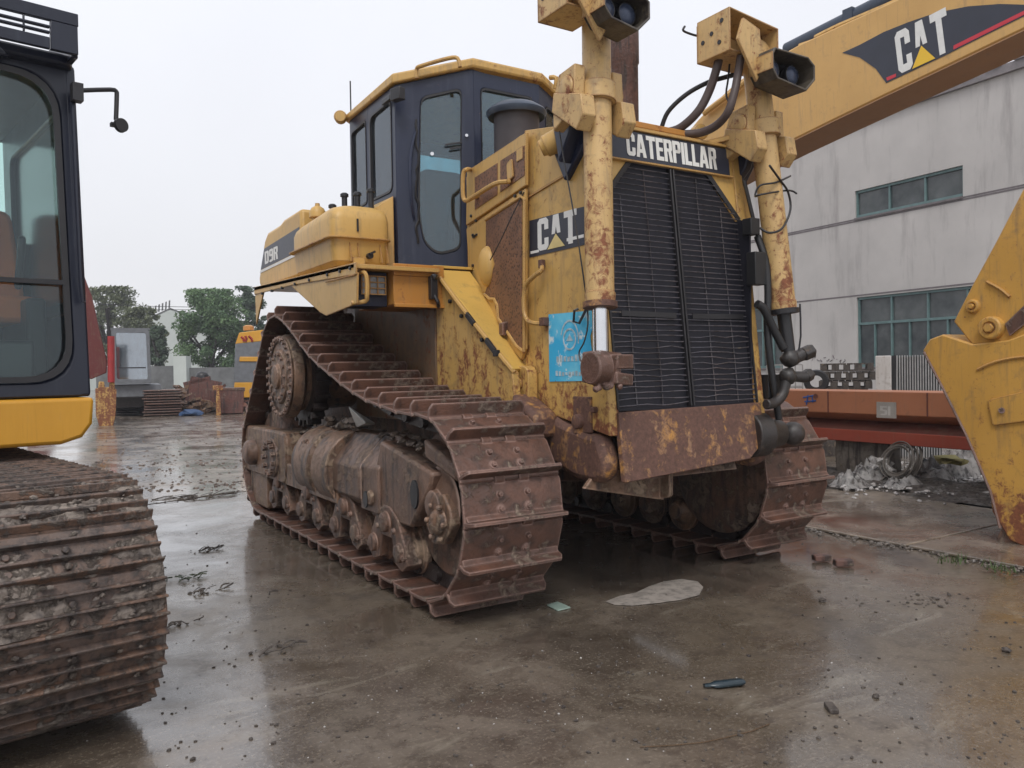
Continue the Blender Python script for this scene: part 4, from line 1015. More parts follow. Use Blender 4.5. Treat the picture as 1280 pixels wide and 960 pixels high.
for side_x in (.745, -1.65):
    m = MB()
    for i, (p, a) in enumerate(esh):
        for dx in (-.08,.08):
            def pt(off, up): return V((side_x+dx, p.x+math.cos(a)*off-math.sin(a)*up, p.y+math.sin(a)*off+math.cos(a)*up))
            m.bar(pt(-.09,-.07), pt(.09,-.07), .04, .09, V((0,-math.sin(a),math.cos(a))))
    m.lathe((side_x-.18,ya,.50),(1,0,0),[(0,.1),(.0,.33),(.36,.33),(.36,.1)],28); m.lathe((side_x-.18,yb,.50),(1,0,0),[(0,.1),(.0,.33),(.36,.33),(.36,.1)],28)
    m.box(side_x-.15,side_x+.15,ya+.1,yb-.1,.25,.75)
    tr = eb(m, 'track', 'chain')
    for i, (p, a) in enumerate(esh):
        if efirst is None: s = ex_shoe().build('track_shoe', 'ex_track', tr, local=True, bevel=.003); efirst = s
        else: s = efirst.copy(); col.objects.link(s); s.parent = tr
        s.location = (side_x, p.x, p.y); s.rotation_euler = (a+rnd.uniform(-.015,.015),0,0)
    # mud packed between the bars: an uneven skin over the front and top, thin or missing in places
    m = MB(); nn = 190; mm = 96; rows = []
    ps = [V(p) for p in epath]; L = [0]
    for a, b in zip(ps, ps[1:]): L.append(L[-1]+(b-a).length)
    def at(s):
        i = 0
        while i < len(L)-2 and L[i+1] < s: i += 1
        t = (s-L[i])/max(1e-6, L[i+1]-L[i]); return ps[i].lerp(ps[i+1], t)
    tot = L[-1]; s0 = tot-1.35; 
    for i in range(nn*2):
        s = (s0 + 3.4*i/(nn*2)) % tot; p = at(s); d = (at((s+.04) % tot)-at((s-.04) % tot)).normalized(); nr = V((-d.y, d.x)); row = []
        for j in range(mm+1):
            x = side_x-.395+.79*j/mm
            q = V((x*3.1, s*7.0, side_x)); w = noise.noise(q)*.5+noise.noise(q*2.7)*.32+noise.noise(q*7)*.16+noise.noise(q*17)*.10
            hgt = .004+.060*w+(.02*noise.noise(V((x*1.3, s*2.1, 5))))
            row.append(m.bm.verts.new((x, p.x+nr.x*hgt, p.y+nr.y*hgt)))
        rows.append(row)
    for a, b in zip(rows, rows[1:]):
        for j in range(mm): m._face([a[j],a[j+1],b[j+1],b[j]])
    eb(m, 'packed_mud', 'ex_mud', tr, fix=False)
    m = MB(); rr = random.Random(int(side_x*100))
    for k in range(300):
        s = (s0+rr.uniform(.1,2.6)) % tot; p = at(s); d = (at((s+.04) % tot)-at((s-.04) % tot)).normalized(); nr = V((-d.y, d.x))
        m.ball((side_x+rr.uniform(-.39,.36), p.x+nr.x*.02, p.y+nr.y*.022), rr.uniform(.003,.011), 1, (1.4,1,.9), .3, k)
    eb(m, 'mud_clods', 'ex_mud', tr)['kind'] = 'stuff'
# undercarriage centre and turntable
m = MB(); m.box(-1.1,.5,-.3,1.0,.45,.85); m.lathe((-.34,.4,.8),(0,0,1),[(0,.55),(.25,.55)],32); eb(m, 'undercarriage', 'ex_track')
# house skirt in yellow with rounded lower corner
yf = EXpx(118,495,0).y
P0 = V((-2.96,1.30,0)); yf = EX(P0).y
xr = EXpx(118,490,yf).x
zt_, zb_ = EXpx(100,497,yf).z, EXpx(60,557,yf).z
m = MB(); pr = [(xr-3.0,yf,zb_),(xr-.16,yf,zb_),(xr-.06,yf,zb_+.03),(xr-.01,yf,zb_+.10),(xr,yf,zt_),(xr-3.0,yf,zt_)]
m.prism(pr, (0,3.6,0)); eb(m, 'house_skirt', 'base_yellow', bevel=.02)
m = MB(); m.box(xr-3.0,xr-1.25,yf+.3,yf+3.6,zt_,zt_+.75); m.box(xr-1.2,xr-.05,yf+1.9,yf+3.6,zt_,zt_+.75); eb(m, 'engine_housing', 'base_yellow', bevel=.04)
# cab
zc0, zc1 = zt_+.004, EXpx(60,74,yf+.06).z
x0c = xr-1.12; x1b, x1t = xr-.01, EXpx(98,75,yf).x
yc = yf+.03
m = MB()
wl, wr = x0c+.12, EXpx(80,300,yc).x
outer = [(x0c,yc,zc0),(x1b,yc,zc0),(x1t,yc+.05,zc1),(x0c,yc+.05,zc1)]
inn = [(wl,yc,EXpx(70,490,yc).z+.05),(wr+.03,yc,EXpx(70,490,yc).z+.05),(wr-.0,yc+.05,zc1-.07),(wl,yc+.05,zc1-.07)]
m.frame(rquad(outer,.02,6), rquad(inn,.22,6), (0,.06,0)); cabn = eb(m, 'cab', 'near_navy', bevel=.02)
m = MB(); m.prism([V(p)+V((0,.03,0)) for p in rquad(inn,.22,6)], (0,.006,0)); eb(m, 'windscreen', 'near_glass', cabn)
m = MB(); z_ = EXpx(60,352,yc).z; m.box(wl,wr,yc+.0,yc+.03,z_-.012,z_+.012); m.frame([V(p)+V((0,-.012,0)) for p in rquad(inn,.22,6)], [V(p)+V((0,-.012,0)) for p in rquad(inset(inn,-.025) if False else [(a+(.03 if i in (0,3) else -.03), b, c+(.03 if i < 2 else -.03)) for i, (a,b,c) in enumerate(inn)],.20,6)], (0,.02,0)); eb(m, 'window_seal', 'black', cabn)
# right side wall of the cab, with its own window, rear wall with window
dkg = plain('dark_side_glass', (.03,.045,.05), .15)
def sidewall(x, xt, hz0, hz1, nm):
    o = [(x,yc,zc0),(x,yc+1.75,zc0),(xt,yc+1.70,zc1),(xt,yc+.05,zc1)]; xm = (x+xt)/2
    i_ = [(x+(xt-x)*.1,yc+.16,zc0+.45),(x+(xt-x)*.1,yc+1.55,zc0+.45),(x+(xt-x)*.9,yc+1.5,zc1-.2),(x+(xt-x)*.9,yc+.2,zc1-.2)]
    m = MB(); m.frame(rquad(o,.02,5), rquad(i_,.1,5), (-.05 if x > x0c+.5 else .05,0,0)); w = eb(m, nm, 'near_navy', cabn, bevel=.01)
    g = MB(); g.prism([V(p)+V((-.02 if x > x0c+.5 else .02,0,0)) for p in rquad(i_,.1,5)], (.005,0,0)); eb(g, 'side_glass', dkg if x > x0c+.5 else 'near_glass', w)
sidewall(x1b, x1t, 0, 0, 'cab_side'); sidewall(x0c, x0c, 0, 0, 'cab_side')
def RWp(u, v): return EXpx(u, v, yc+1.7)
b0, b1 = RWp(-70,297), RWp(60,185)
o = [(x0c,yc+1.7,zc0),(x1b,yc+1.7,zc0),(x1t,yc+1.7,zc1),(x0c,yc+1.7,zc1)]
i_ = [(x0c+.08,yc+1.7,b0.z),(b1.x,yc+1.7,b0.z),(b1.x,yc+1.7,b1.z),(x0c+.08,yc+1.7,b1.z)]
m = MB(); m.frame(rquad(o,.02,5), rquad(i_,.07,5), (0,.05,0)); w = eb(m, 'cab_rear', 'near_navy', cabn)
m = MB(); m.prism([V(p)+V((0,.02,0)) for p in rquad(i_,.07,5)], (0,.005,0)); eb(m, 'rear_glass', 'near_glass', w)
m = MB(); m.prism(rquad([(x0c+.02,yc-.02,zc1-.03),(x1t-.01,yc-.02,zc1-.03),(x1t-.01,yc+1.72,zc1-.03),(x0c+.02,yc+1.72,zc1-.03)],.08), (0,0,.06)); m.prism([(x0c+.2,yc-.03,zc1-.05),(x1t-.3,yc-.03,zc1-.05),(x1t-.35,yc-.03,zc1+.0),(x0c+.2,yc-.03,zc1+.01)], (0,.03,0)); eb(m, 'cab_roof', 'near_navy', cabn, bevel=.02)
m = MB(); m.box(x0c,x1b-.02,yc+.02,yc+1.7,zc0,zc0+.05); eb(m, 'cab_floor', 'black', cabn)
# slatted guard over the roof
yg = yf-.10
def gp(u0, v0, u1, v1, d=.03, o=0):
    a, b = EXpx(u0,v0,yg), EXpx(u1,v1,yg); m.box(min(a.x,b.x), max(a.x,b.x), yg+o, yg+d-o, EXpx(60,v1,yg).z, EXpx(60,v0,yg).z)
m = MB(); gp(-190,8,98,24); gp(63,24.2,98,60)
for a_, b_ in ((30.5,33.5),(37.5,40.5),(45.5,60)): gp(-190,a_,62.8,b_,.03,.002)
for u_ in (29,-4,-38,-80): gp(u_,24.2,u_+3,45,.03,.004)
a_ = EXpx(98,8,yg); b_ = EXpx(98,75,yg)
m.box(a_.x-.03,a_.x,yg+.031,yg+.5,EXpx(60,62,yg).z,EXpx(60,8,yg).z)
eb(m, 'roof_guard', 'near_navy', bevel=.006)
# orange seat and dark levers seen through the glass
def sp(u, v, y): return EXpx(u, v, y)
ys = yc+1.0; q0, q1 = sp(33,408,ys), sp(31,376,ys); b0_, b1_ = sp(32,345,ys+.25), sp(16,262,ys+.25)
m = MB(); m.prism(rquad([(q0.x-.55,ys-.35,q0.z),(q0.x,ys-.35,q0.z),(q0.x,ys+.25,q0.z),(q0.x-.55,ys+.25,q0.z)],.08),(0,0,q1.z-q0.z)); m.prism(rquad([(b0_.x-.5,ys+.25,q1.z),(b0_.x,ys+.25,q1.z),(b1_.x,ys+.3,b1_.z),(b0_.x-.42,ys+.3,b1_.z)],.07),(0,.12,0)); eb(m, 'seat', plain('seat_orange', (.85,.20,.04), .7), cabn, bevel=.03)
m = MB(); m.box(x0c+.92,x0c+1.02,yc+.5,yc+1.2,zc0+.05,zc0+.55); m.cyl((x0c+.9,yc+.6,zc0+.6),(x0c+.92,yc+.55,zc0+.9),.02); m.box(x0c+.1,x0c+.26,yc+.5,yc+1.2,zc0+.05,zc0+.62); m.box(x0c+.1,x0c+.9,yc+.2,yc+.35,zc0+.05,zc0+.30); eb(m, 'console', 'black', cabn, bevel=.02)
# mirror arm
m = MB(); ym = yf-.02; m.tube([EXpx(97,114,ym),EXpx(103,113,ym),EXpx(138,112,ym),EXpx(145,114,ym),EXpx(146,120,ym),EXpx(145,150,ym)], .012, 8, 2)
m.obox(EXpx(96,116,ym), (.05,.06,.09)); ma = eb(m, 'mirror_arm', 'black', cabn)
m = MB(); c = EXpx(148,158,ym); m.lathe(c+V((0,-.01,0)), (.3,-1,0), [(0,.03),(.01,.038),(.03,.036)], 16); m.obox(EXpx(142,156,ym), (.03,.03,.02)); eb(m, 'mirror', 'black', ma)
# door-side grab bar
m = MB(); xb = x1b+.0; m.tube([(x1b-.03,yc-.03,zc0+.5),(x1b-.045,yc-.05,zc0+.6),(x1t-.03,yc-.02,zc0+1.5),(x1t-.02,yc,zc0+1.6)], .012, 8, 2); eb(m, 'grab_bar', 'near_navy', cabn)
# boom foot beyond the cab so the machine is whole
m = MB(); m.prism([(xr-1.75,yf+1.4,zt_-.1),(xr-1.75,yf+.2,zt_+1.0),(xr-1.75,yf-.2,zt_+2.3),(xr-1.75,yf-.7,zt_+2.3),(xr-1.75,yf-.1,zt_+.5),(xr-1.75,yf+.9,zt_-.2)], (.45,0,0)); eb(m, 'boom', 'boom_yellow', bevel=.02)
# leaf caught in the shoes and a wire
o = MB(); c = U(12,815,Z=.42); c = U(12,812,X=c.x)
for k in range(7):
    a = k*.9; p = U(10+rnd.uniform(-7,8), 818+rnd.uniform(-8,8), D=2.62); o.prism([p, p+V((.012*math.cos(a),.004,.012*math.sin(a))), p+V((.02*math.cos(a+.5),.0,.02*math.sin(a+.5))), p+V((.009*math.cos(a+1),-.004,.009*math.sin(a+1)))], (0,-.002,0))
o = o.build('fallen_leaves', plain('leaf_yellow', (.55,.40,.03), .6), None, fix=True); tag(o, 'small sprig of yellow leaves stuck on the near muddy excavator track', 'leaves')
# ================================================================== EXCAVATOR BEHIND: boom upper right, bucket at the right edge
bx = empty('excavator', (3.4,5.6,0), 0, 'yellow excavator behind the bulldozer, its raised boom with dark decal, its bucket on the ground', 'excavator')
XB = 3.1
def BP(l, X=XB): return [U(u, v, X=X) for u, v in l]
top = [(1180,-40),(1130,-5),(1060,27),(1000,55),(955,80),(920,103),(893,128),(872,150)]
bot = [(868,243),(900,224),(935,204),(975,183),(1040,151),(1104,120),(1180,84),(1280,36),(1400,-16)]
tp = BP(top); bt = BP(bot)
foot = [V((XB,5.9,2.2)), V((XB,6.0,1.75)), V((XB,5.6,1.6)), V((XB,4.4,2.4))]
nose = [V((XB,-1.7,3.9)), V((XB,-2.6,3.6)), V((XB,-2.7,3.95)), V((XB,-1.2,4.4))]
poly = tp + foot + bt + nose
m = MB(); m.prism(poly, (.43,0,0)); bo = m.build('boom', 'boom_yellow', bx, bevel=.015)
m = MB()
bb = [foot[3]]+bt+nose[:2]
for a, b in zip(bb, bb[1:]):
    m.prism([V((XB+.0,a.y,a.z-.004)), V((XB+.43,a.y,a.z-.004)), V((XB+.43,b.y,b.z-.004)), V((XB+.0,b.y,b.z-.004))], (0,0,-.01))
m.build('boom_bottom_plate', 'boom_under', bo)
# decal
XD2 = XB-.001
dcp = [(1053,66),(1075,56),(1105,40),(1135,28),(1170,16),(1210,8),(1250,5),(1285,6),(1285,18),(1240,40),(1180,70),(1108,104),(1095,86),(1075,72)]
m = MB(); m.prism([U(u, v, X=XD2) for u, v in dcp], (-.003,0,0)); bd = m.build('boom_decal', 'decal_dark', bo)
du = (U(1160,75,X=XD2)-U(1128,90,X=XD2)).normalized(); dv = V((0, du.z, -du.y)); dv = dv if dv.z > 0 else -dv
w_, y_ = MB(), MB(); o0 = U(1124,93,X=XD2-.004); wd = (U(1187,66,X=XD2)-o0).length
cat_logo(w_, y_, o0, du, dv, .36, wd*1.02, (-1,0,0)); w_.build('lettering', 'white', bd, smooth=False); y_.build('triangle', 'decal_y', bd, smooth=False)
m = MB(); m.prism([U(u, v, X=XD2-.003) for u, v in ((1192,57),(1285,11),(1285,16),(1192,62))], (-.002,0,0)); m.build('red_stripe', 'decal_red', bd); m = MB(); m.prism([U(u, v, X=XD2-.003) for u, v in ((1108,97),(1120,92),(1120,96),(1109,101))], (-.002,0,0)); m.build('red_stripe', 'decal_red', bd)
# pipes and ram on top of the boom
m = MB()
def TPt(u, v, X): return U(u, v, X=X)
m.tube([TPt(1020,48,3.2),TPt(1050,33,3.2),TPt(1110,8,3.2),TPt(1180,-24,3.2)], .035, 8, 2); m.tube([TPt(1000,58,3.3),TPt(1050,40,3.3),TPt(1110,14,3.3),TPt(1180,-18,3.3)], .03, 8, 2)
m.build('boom_pipes', 'yellow_worn', bo)
m = MB(); m.cyl(TPt(985,64,3.4), TPt(1190,-38,3.4), .085, n=20); m.obox(TPt(1063,20,3.36),(.1,.1,.12)); m.build('boom_ram', 'cap_blue', bo)
m = MB(); m.tube([TPt(880,142,3.05),TPt(898,128,3.05),TPt(920,112,3.05),TPt(940,95,3.05)], .03, 8, 2); m.build('boom_hose', 'boom_yellow', bo)
# house and undercarriage, hidden behind the bulldozer from here
m = MB(); m.box(2.1,4.7,5.3,8.8,1.15,2.2); m.box(2.1,4.7,7.3,9.0,1.15,2.6); m.build('house', 'boom_yellow', bx, bevel=.06)
m = MB(); m.box(2.1,2.95,4.9,6.5,1.2,2.95); m.build('cab', 'cab_navy', bx, bevel=.08)
for x in (2.0, 4.2):
    m = MB(); m.prism([(x,p.x*.98+6.6,p.y) for p in epath], (.6,0,0)); m.build('track', 'ex_track', bx, bevel=.01)
m = MB(); m.lathe((3.4,6.8,.6),(0,0,1),[(0,.6),(.58,.6)],28); m.box(2.5,4.3,6.2,7.4,.4,.8); m.build('turntable', 'ex_track', bx)
# stick and linkage going up out of the picture
XS = 3.12
m = MB(); m.prism([V((XS,-.42,1.42)), V((XS,-.02,1.60)), V((XS,-.10,1.86)), V((XS,-.9,2.9)), V((XS,-2.3,4.2)), V((XS,-3.0,3.9)), V((XS,-2.9,3.3)), V((XS,-1.4,2.3))], (.5,0,0)); m.build('stick', 'bucket_yellow', bx, bevel=.02)
# bucket
XK = 2.83
kp = [(1153,438),(1160,424),(1172,416),(1192,400),(1197,392),(1210,366),(1240,312),(1268,258),(1290,215),(1420,200),(1500,330),(1480,520),(1400,640),(1340,690),(1285,683),(1262,690),(1248,655),(1236,612),(1205,540),(1175,480)]
ks = [(1153,438),(1162,424),(1178,418),(1215,430),(1260,425),(1300,410),(1380,415),(1450,470),(1450,560),(1380,650),(1300,692),(1262,676),(1240,640),(1236,612),(1205,540),(1175,480)]
kw = 1.15
side_poly = BP(ks, XK)
bk = empty_part = None
m = MB(); m.prism(side_poly, (.045,0,0)); bk = m.build('bucket', 'bucket_yellow', bx, bevel=.012)
m = MB(); m.prism([p+V((kw-.045,0,0)) for p in side_poly], (.045,0,0)); m.build('bucket_side', 'bucket_yellow', bk, bevel=.012)
m = MB(); sh = side_poly[1:12]
c_ = sum(side_poly, V((0,0,0)))/len(side_poly)
for a, b in zip(sh, sh[1:]):
    a2 = a+(c_-a).normalized()*.03; b2 = b+(c_-b).normalized()*.03; m.prism([a+V((.046,0,0)), b+V((.046,0,0)), b2+V((.046,0,0)), a2+V((.046,0,0))], (kw-.092,0,0))
m.build('bucket_shell', 'bucket_yellow', bk)
# hanger ears above the bucket with pins
for X in (XK+.04, XK+kw-.16):
    m = MB(); m.prism(BP([(1192,402),(1197,392),(1215,357),(1246,300),(1290,215),(1330,240),(1330,330),(1330,420),(1215,431)], X), (.08,0,0)); ear = m.build('hanger_plate', 'bucket_yellow', bk, bevel=.01)
m = MB()
for u, v, r, d in ((1217,383,.052,.03),(1242,410,.085,.07)):
    c = U(u, v, X=XK+.04); m.lathe(c+V((.01,0,0)), (-1,0,0), [(0,r),(d,r),(d+.012,r*.88),(d+.012,r*.55),(d-.005,r*.5),(d-.005,0.001)], 28)
    m.cyl(c+V((-d-.02,0,0)), c+V((.0,0,0)), r*.42, n=6)
m.build('pivot_pin', 'bucket_yellow', bk, bevel=.004)
m = MB(); m.prism(BP([(1256,405),(1290,372),(1330,350),(1330,400),(1290,398),(1262,420)], XK+.02), (.012,0,0)); m.build('ear_slot', 'track', bk)
m = MB(); m.prism(rquad(BP([(1236,500),(1330,478),(1330,520),(1242,532)], XK),.02), (-.018,0,0)); m.build('wear_plate', 'bucket_yellow', bk, bevel=.006); m = MB(); m.tube(BP([(1222,462),(1245,452),(1280,446),(1320,446)], XK-.004), .012, 6, 3); m.build('weld_bead', 'bucket_yellow', bk); m = MB(); m.tube(BP([(1233,352),(1250,361),(1262,371)], XK+.03), .012, 6, 2)
m.build('weld_bead', 'bucket_yellow', bk)
m = MB(); m.cyl(U(1252,513,X=XK-.03), U(1252,513,X=XK), .022, n=12); 
m.build('grease_point', 'track', bk)
# teeth
m = MB()
for i in range(5):
    x = XK+.02+i*(kw-.14)/4
    q = BP([(1262,640),(1285,650),(1282,668),(1262,690),(1246,684),(1244,672),(1252,655)], XK)
    m = MB(); m.prism([p+V((x-XK,0,0)) for p in q], (.10,0,0)); m.build('tooth', 'frame', bk, bevel=.012)
# edge strip
m = MB(); e_ = BP([(1155,440),(1178,484),(1208,544),(1238,614),(1250,660)], XK-.003); m.tube(e_, .010, 6, 0); m.build('cutting_edge', 'track', bk)
# ================================================================== GROUND
def ground_mat(nm='wet_concrete', key='ground', k=1.0, kr=0.0):
    t = NT(nm); g = t.mp()
    big = t.noise(g, .35, 5, .55); mid = t.noise(g, 1.6, 7, .62, .5); fine = t.noise(g, 9, 8, .68); grit = t.noise(g, 60, 5, .7)
    gr = t.noise(g, 230, 3, .6)
    base = t.mix(t.ramp(mid, .36, .62), tuple(k*x for x in (.070,.055,.044)), tuple(k*x for x in (.185,.152,.122)))
    base = t.mix(t.math('MULTIPLY', t.ramp(big, .42, .62), .7), base, (.105,.080,.052))
    base = t.mix(t.math('MULTIPLY', t.ramp(fine, .50, .62), .6), base, (.055,.040,.030))
    base = t.mix(t.math('MULTIPLY', t.ramp(grit, .54, .64), .6), base, (.27,.225,.175))
    # light scuffs and dark oily patches
    sc = t.noise(t.mp((1,3.2,1), rot=(0,0,.6)), 1.7, 7, .7, .8)
    base = t.mix(t.math('MULTIPLY', t.ramp(sc, .57, .70), .5), base, (.30,.265,.21))
    ob = t.noise(t.mp((1,1,1)), .8, 4, .6, .6); base = t.mix(t.math('MULTIPLY', t.ramp(ob, .60, .70), .65), base, (.035,.03,.028))
    wet = t.math('ADD', t.math('MULTIPLY', big, .5), t.math('MULTIPLY', mid, .5))
    ro = t.n.new('ShaderNodeMapRange'); t.lk(wet, ro.inputs[0]); ro.inputs[1].default_value = .40; ro.inputs[2].default_value = .62; ro.inputs[3].default_value = .08+kr; ro.inputs[4].default_value = .36+kr
    r2 = t.math('ADD', ro.outputs[0], t.math('MULTIPLY', t.ramp(fine, .45, .75), .16))
    hb = t.math('ADD', t.math('MULTIPLY', fine, .7), t.math('ADD', t.math('MULTIPLY', grit, .35), t.math('MULTIPLY', gr, .12)))
    # standing water hides the texture of the slab
    flat = t.math('MULTIPLY', hb, t.ramp(wet, .38, .60))
    t.set(base, r2, 0, t.bump(flat, .7, .008), spec=.75); t.lk(t.ramp(wet, .42, .60, (.9,.9,.9), (.15,.15,.15)), t.b.inputs['Coat Weight']); t.b.inputs['Coat Roughness'].default_value = .09; t.b.inputs['Coat IOR'].default_value = 1.45; M[key] = t.m
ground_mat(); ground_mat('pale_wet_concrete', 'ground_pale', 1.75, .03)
m = MB(); m.prism([(-58,-11,-.3),(58,-11,-.3),(58,116,-.3),(-58,116,-.3)], (0,0,.3)); g = m.build('ground', 'ground', None, off=(0,0,0)); g['kind'] = 'structure'
# raised slab to the right of the joint and the joints themselves
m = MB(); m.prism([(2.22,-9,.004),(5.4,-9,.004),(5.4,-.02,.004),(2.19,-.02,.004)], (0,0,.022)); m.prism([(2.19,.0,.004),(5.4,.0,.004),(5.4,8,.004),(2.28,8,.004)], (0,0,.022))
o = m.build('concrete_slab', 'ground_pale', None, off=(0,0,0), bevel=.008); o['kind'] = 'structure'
# brighter sky reflection farther back in the yard, put into a paler ground colour
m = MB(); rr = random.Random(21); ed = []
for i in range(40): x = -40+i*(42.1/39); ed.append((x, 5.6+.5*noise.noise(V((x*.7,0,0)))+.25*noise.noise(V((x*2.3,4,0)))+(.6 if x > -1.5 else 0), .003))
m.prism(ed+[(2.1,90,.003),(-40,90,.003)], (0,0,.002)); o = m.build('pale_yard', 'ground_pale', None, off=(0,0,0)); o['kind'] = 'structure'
# a thin rusty crack and a hairline joint across the yard
M['crack'] = plain('crack', (.13,.075,.035), .7)
m = MB(); cp_ = [(800,934),(838,932),(880,928),(912,921),(940,914),(962,905)]
for (a_, b_), (c_, d_) in zip(cp_, cp_[1:]):
    p_, q_ = U(a_, b_, Z=.0035), U(c_, d_, Z=.0035); n_2 = (q_-p_).cross(V((0,0,1))).normalized()*.002; m.prism([p_-n_2, q_-n_2, q_+n_2, p_+n_2], (0,0,.0012))
o = m.build('ground_crack', 'crack', None); o['kind'] = 'structure'
# flat pale patch beside the track
M['patch'] = crust('pale_patch', (.42,.38,.34), (.34,.30,.27), mud=(.28,.25,.22), mudamt=.1, rough=.5, bump=.2, streak=.1)
m = MB(); pts = [(757,752),(775,745),(795,741),(812,733),(830,727),(852,724),(872,727),(879,734),(874,744),(850,750),(820,754),(790,757),(768,756)]
m.prism([U(u, v, Z=.004) for u, v in pts], (0,0,.002)); o = m.build('pale_patch', 'patch', None); o['kind'] = 'structure'
# ================================================================== FACTORY at right
WP = V((13.8,0,0)); WN = V((1,-.082,0)).normalized(); WU = V((.082,1,0)).normalized()
def W(u, v): p = UP(u, v, WP, WN); return (p-WP).dot(WU), p.z
def WL(s, z, o=0): return WP + WU*s + V((0,0,z)) - WN*o
fy = empty('factory_building', tuple(WL(8,0)), 0, 'long grey rendered factory hall with green-framed windows, at right beyond the beam', 'building')
t = NT('grey_render'); g_ = t.mp(); n1 = t.noise(g_, .5, 5, .6); n2 = t.noise(t.mp((2.5,2.5,.35)), 1.2, 6, .65); n3 = t.noise(g_, 12, 5, .6)
c_ = t.mix(t.ramp(n1, .35, .65), (.42,.40,.385), (.51,.485,.465)); c_ = t.mix(t.math('MULTIPLY', t.ramp(n2, .52, .72), .6), c_, (.24,.22,.215)); c_ = t.mix(t.math('MULTIPLY', t.ramp(n3, .62, .75), .15), c_, (.2,.18,.17))
t.set(c_, .75, 0, t.bump(n3, .2, .004)); M['render'] = t.m
S0, S1 = -14, 34; ZT = 7.3
wins = []
def sx_(u, v=300): return W(u, v)[0]
ups, upz = (sx_(1204), sx_(1069)), (W(1069,273)[1], W(1069,239)[1])
los, loz = (sx_(1262), sx_(1070)), (W(1070,459)[1], W(1070,372)[1])
l2 = (sx_(977), sx_(925)); l3 = (los[0]-6.5, los[0]-2.2)
rows_z = [0, loz[0], loz[1], upz[0], upz[1], ZT]
m = MB(); TH = .3
def wbox(s0, s1, z0, z1, o0=0, o1=-TH, mb=None): (mb or m).prism([WL(s0,z0,o0), WL(s1,z0,o0), WL(s1,z1,o0), WL(s0,z1,o0)], -(WL(0,0,o0)-WL(0,0,o1)))
def band(z0, z1, holes):
    s = S0
    for a, b in sorted(holes):
        wbox(s, a, z0, z1); s = b
    wbox(s, S1, z0, z1)
band(0, loz[0], []); band(loz[0], loz[1], [los, l2, l3]); band(loz[1], upz[0], []); band(upz[0], upz[1], [ups]); band(upz[1], ZT, [])
m.prism([WL(S0,0,-TH-.02), WL(S1,0,-TH-.02), WL(S1,0,-14), WL(S0,0,-14)], (0,0,ZT-.3))
fw = m.build('wall', 'render', fy, fix=True)
M['teal_frame'] = plain('teal_frame', (.12,.20,.20), .45)
M['joint'] = plain('render_joint', (.17,.15,.155), .8)
for (a, b), (z0, z1), cols, trans in ((ups, upz, 3, False), (los, loz, 4, True), (l2, loz, 2, True), (l3, loz, 4, True)):
    m = MB(); 
    for i in range(cols+1):
        s = a+(b-a)*i/cols; s = min(max(s, a+.022), b-.022); wbox(s-.02, s+.02, z0+.004, z1-.004, -.05, -.13)
    wbox(a+.004, b-.004, z0+.004, z0+.07, -.045, -.125); wbox(a+.004, b-.004, z1-.06, z1-.004, -.045, -.125)
    if trans:
        zz = z0+(z1-z0)*.62; wbox(a+.004, b-.004, zz-.03, zz+.03, -.045, -.125)
        for i in range(cols): s = a+(b-a)*(i+.5)/cols; wbox(s-.018, s+.018, z0+.07, zz-.03, -.055, -.12)
    wf = m.build('window', 'teal_frame', fy)
    m = MB(); wbox(a+.01, b-.01, z0+.01, z1-.01, -.10, -.11); m.build('glass', 'factory_glass', wf)
    m = MB(); wbox(a, b, z0-.05, z0-.002, .04, -.05); m.build('sill', 'joint', wf)
m = MB()
for z in (W(1130,262)[1], W(1280,234)[1], W(1000,377)[1]):
    wbox(S0, S1, z-.018, z+.018, .006, -.0); 
m.build('render_joint', 'joint', fy)
m = MB(); wbox(S0, S1, ZT-.02, ZT+.16, .10, -.4)
for k in range(90): s = S0+k*(S1-S0)/90; wbox(s, s+.28, ZT+.16, ZT+.20, .14, -.5)
m.prism([WL(S0,ZT-.3,-.4), WL(S0,ZT+.9,-6), WL(S0,ZT-.3,-14)], WL(S1,0)-WL(S0,0)); m.build('roof_edge', plain('roof_grey', (.23,.21,.215), .7), fy)
m = MB(); m.tube([WL(S0,ZT+.55,-.3), WL(S1,ZT+.55,-.3)], .012, 5, 0)
for k in range(24): m.tube([WL(S0+k*2.0,ZT+.15,-.3), WL(S0+k*2.0,ZT+.56,-.3)], .01, 5, 0)
m.build('roof_wire', 'black', fy)
# scribbled marker strokes on the wall
m = MB(); rr = random.Random(9); s = sx_(1015)
for k in range(11):
    u = 1014+k*4; v = 449+rr.uniform(-3,3)
    p = [UP(u+rr.uniform(-1,3), v+rr.uniform(-3,3), WP-WN*.008, WN) for _ in range(3)]; m.tube(p, .008, 4, 2)
m.build('graffiti', 'joint', fy, label='faint scribbled marks')
# ================================================================== ORANGE GIRDER
bm_ = empty('steel_beam', (5.05,2.0,0), 0, 'long orange and red painted steel girder raised on blocks in front of the grey factory', 'steel beam')
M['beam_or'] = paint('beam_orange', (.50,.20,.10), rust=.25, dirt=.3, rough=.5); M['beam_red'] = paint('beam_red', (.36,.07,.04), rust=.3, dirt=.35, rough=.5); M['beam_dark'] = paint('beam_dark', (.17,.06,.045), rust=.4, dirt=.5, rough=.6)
m = MB(); m.prism([(4.80,-1.2,1.045),(4.80,-1.2,.79),(5.0,-1.2,.70),(5.32,-1.2,.70),(5.32,-1.2,1.045)], (0,6.0,0)); m.build('top_chord', 'beam_or', bm_, bevel=.008)
m = MB(); m.prism([(5.0,-1.19,.699),(4.86,-1.19,.60),(5.30,-1.19,.60),(5.30,-1.19,.699)], (0,5.98,0)); m.build('web', 'beam_dark', bm_)
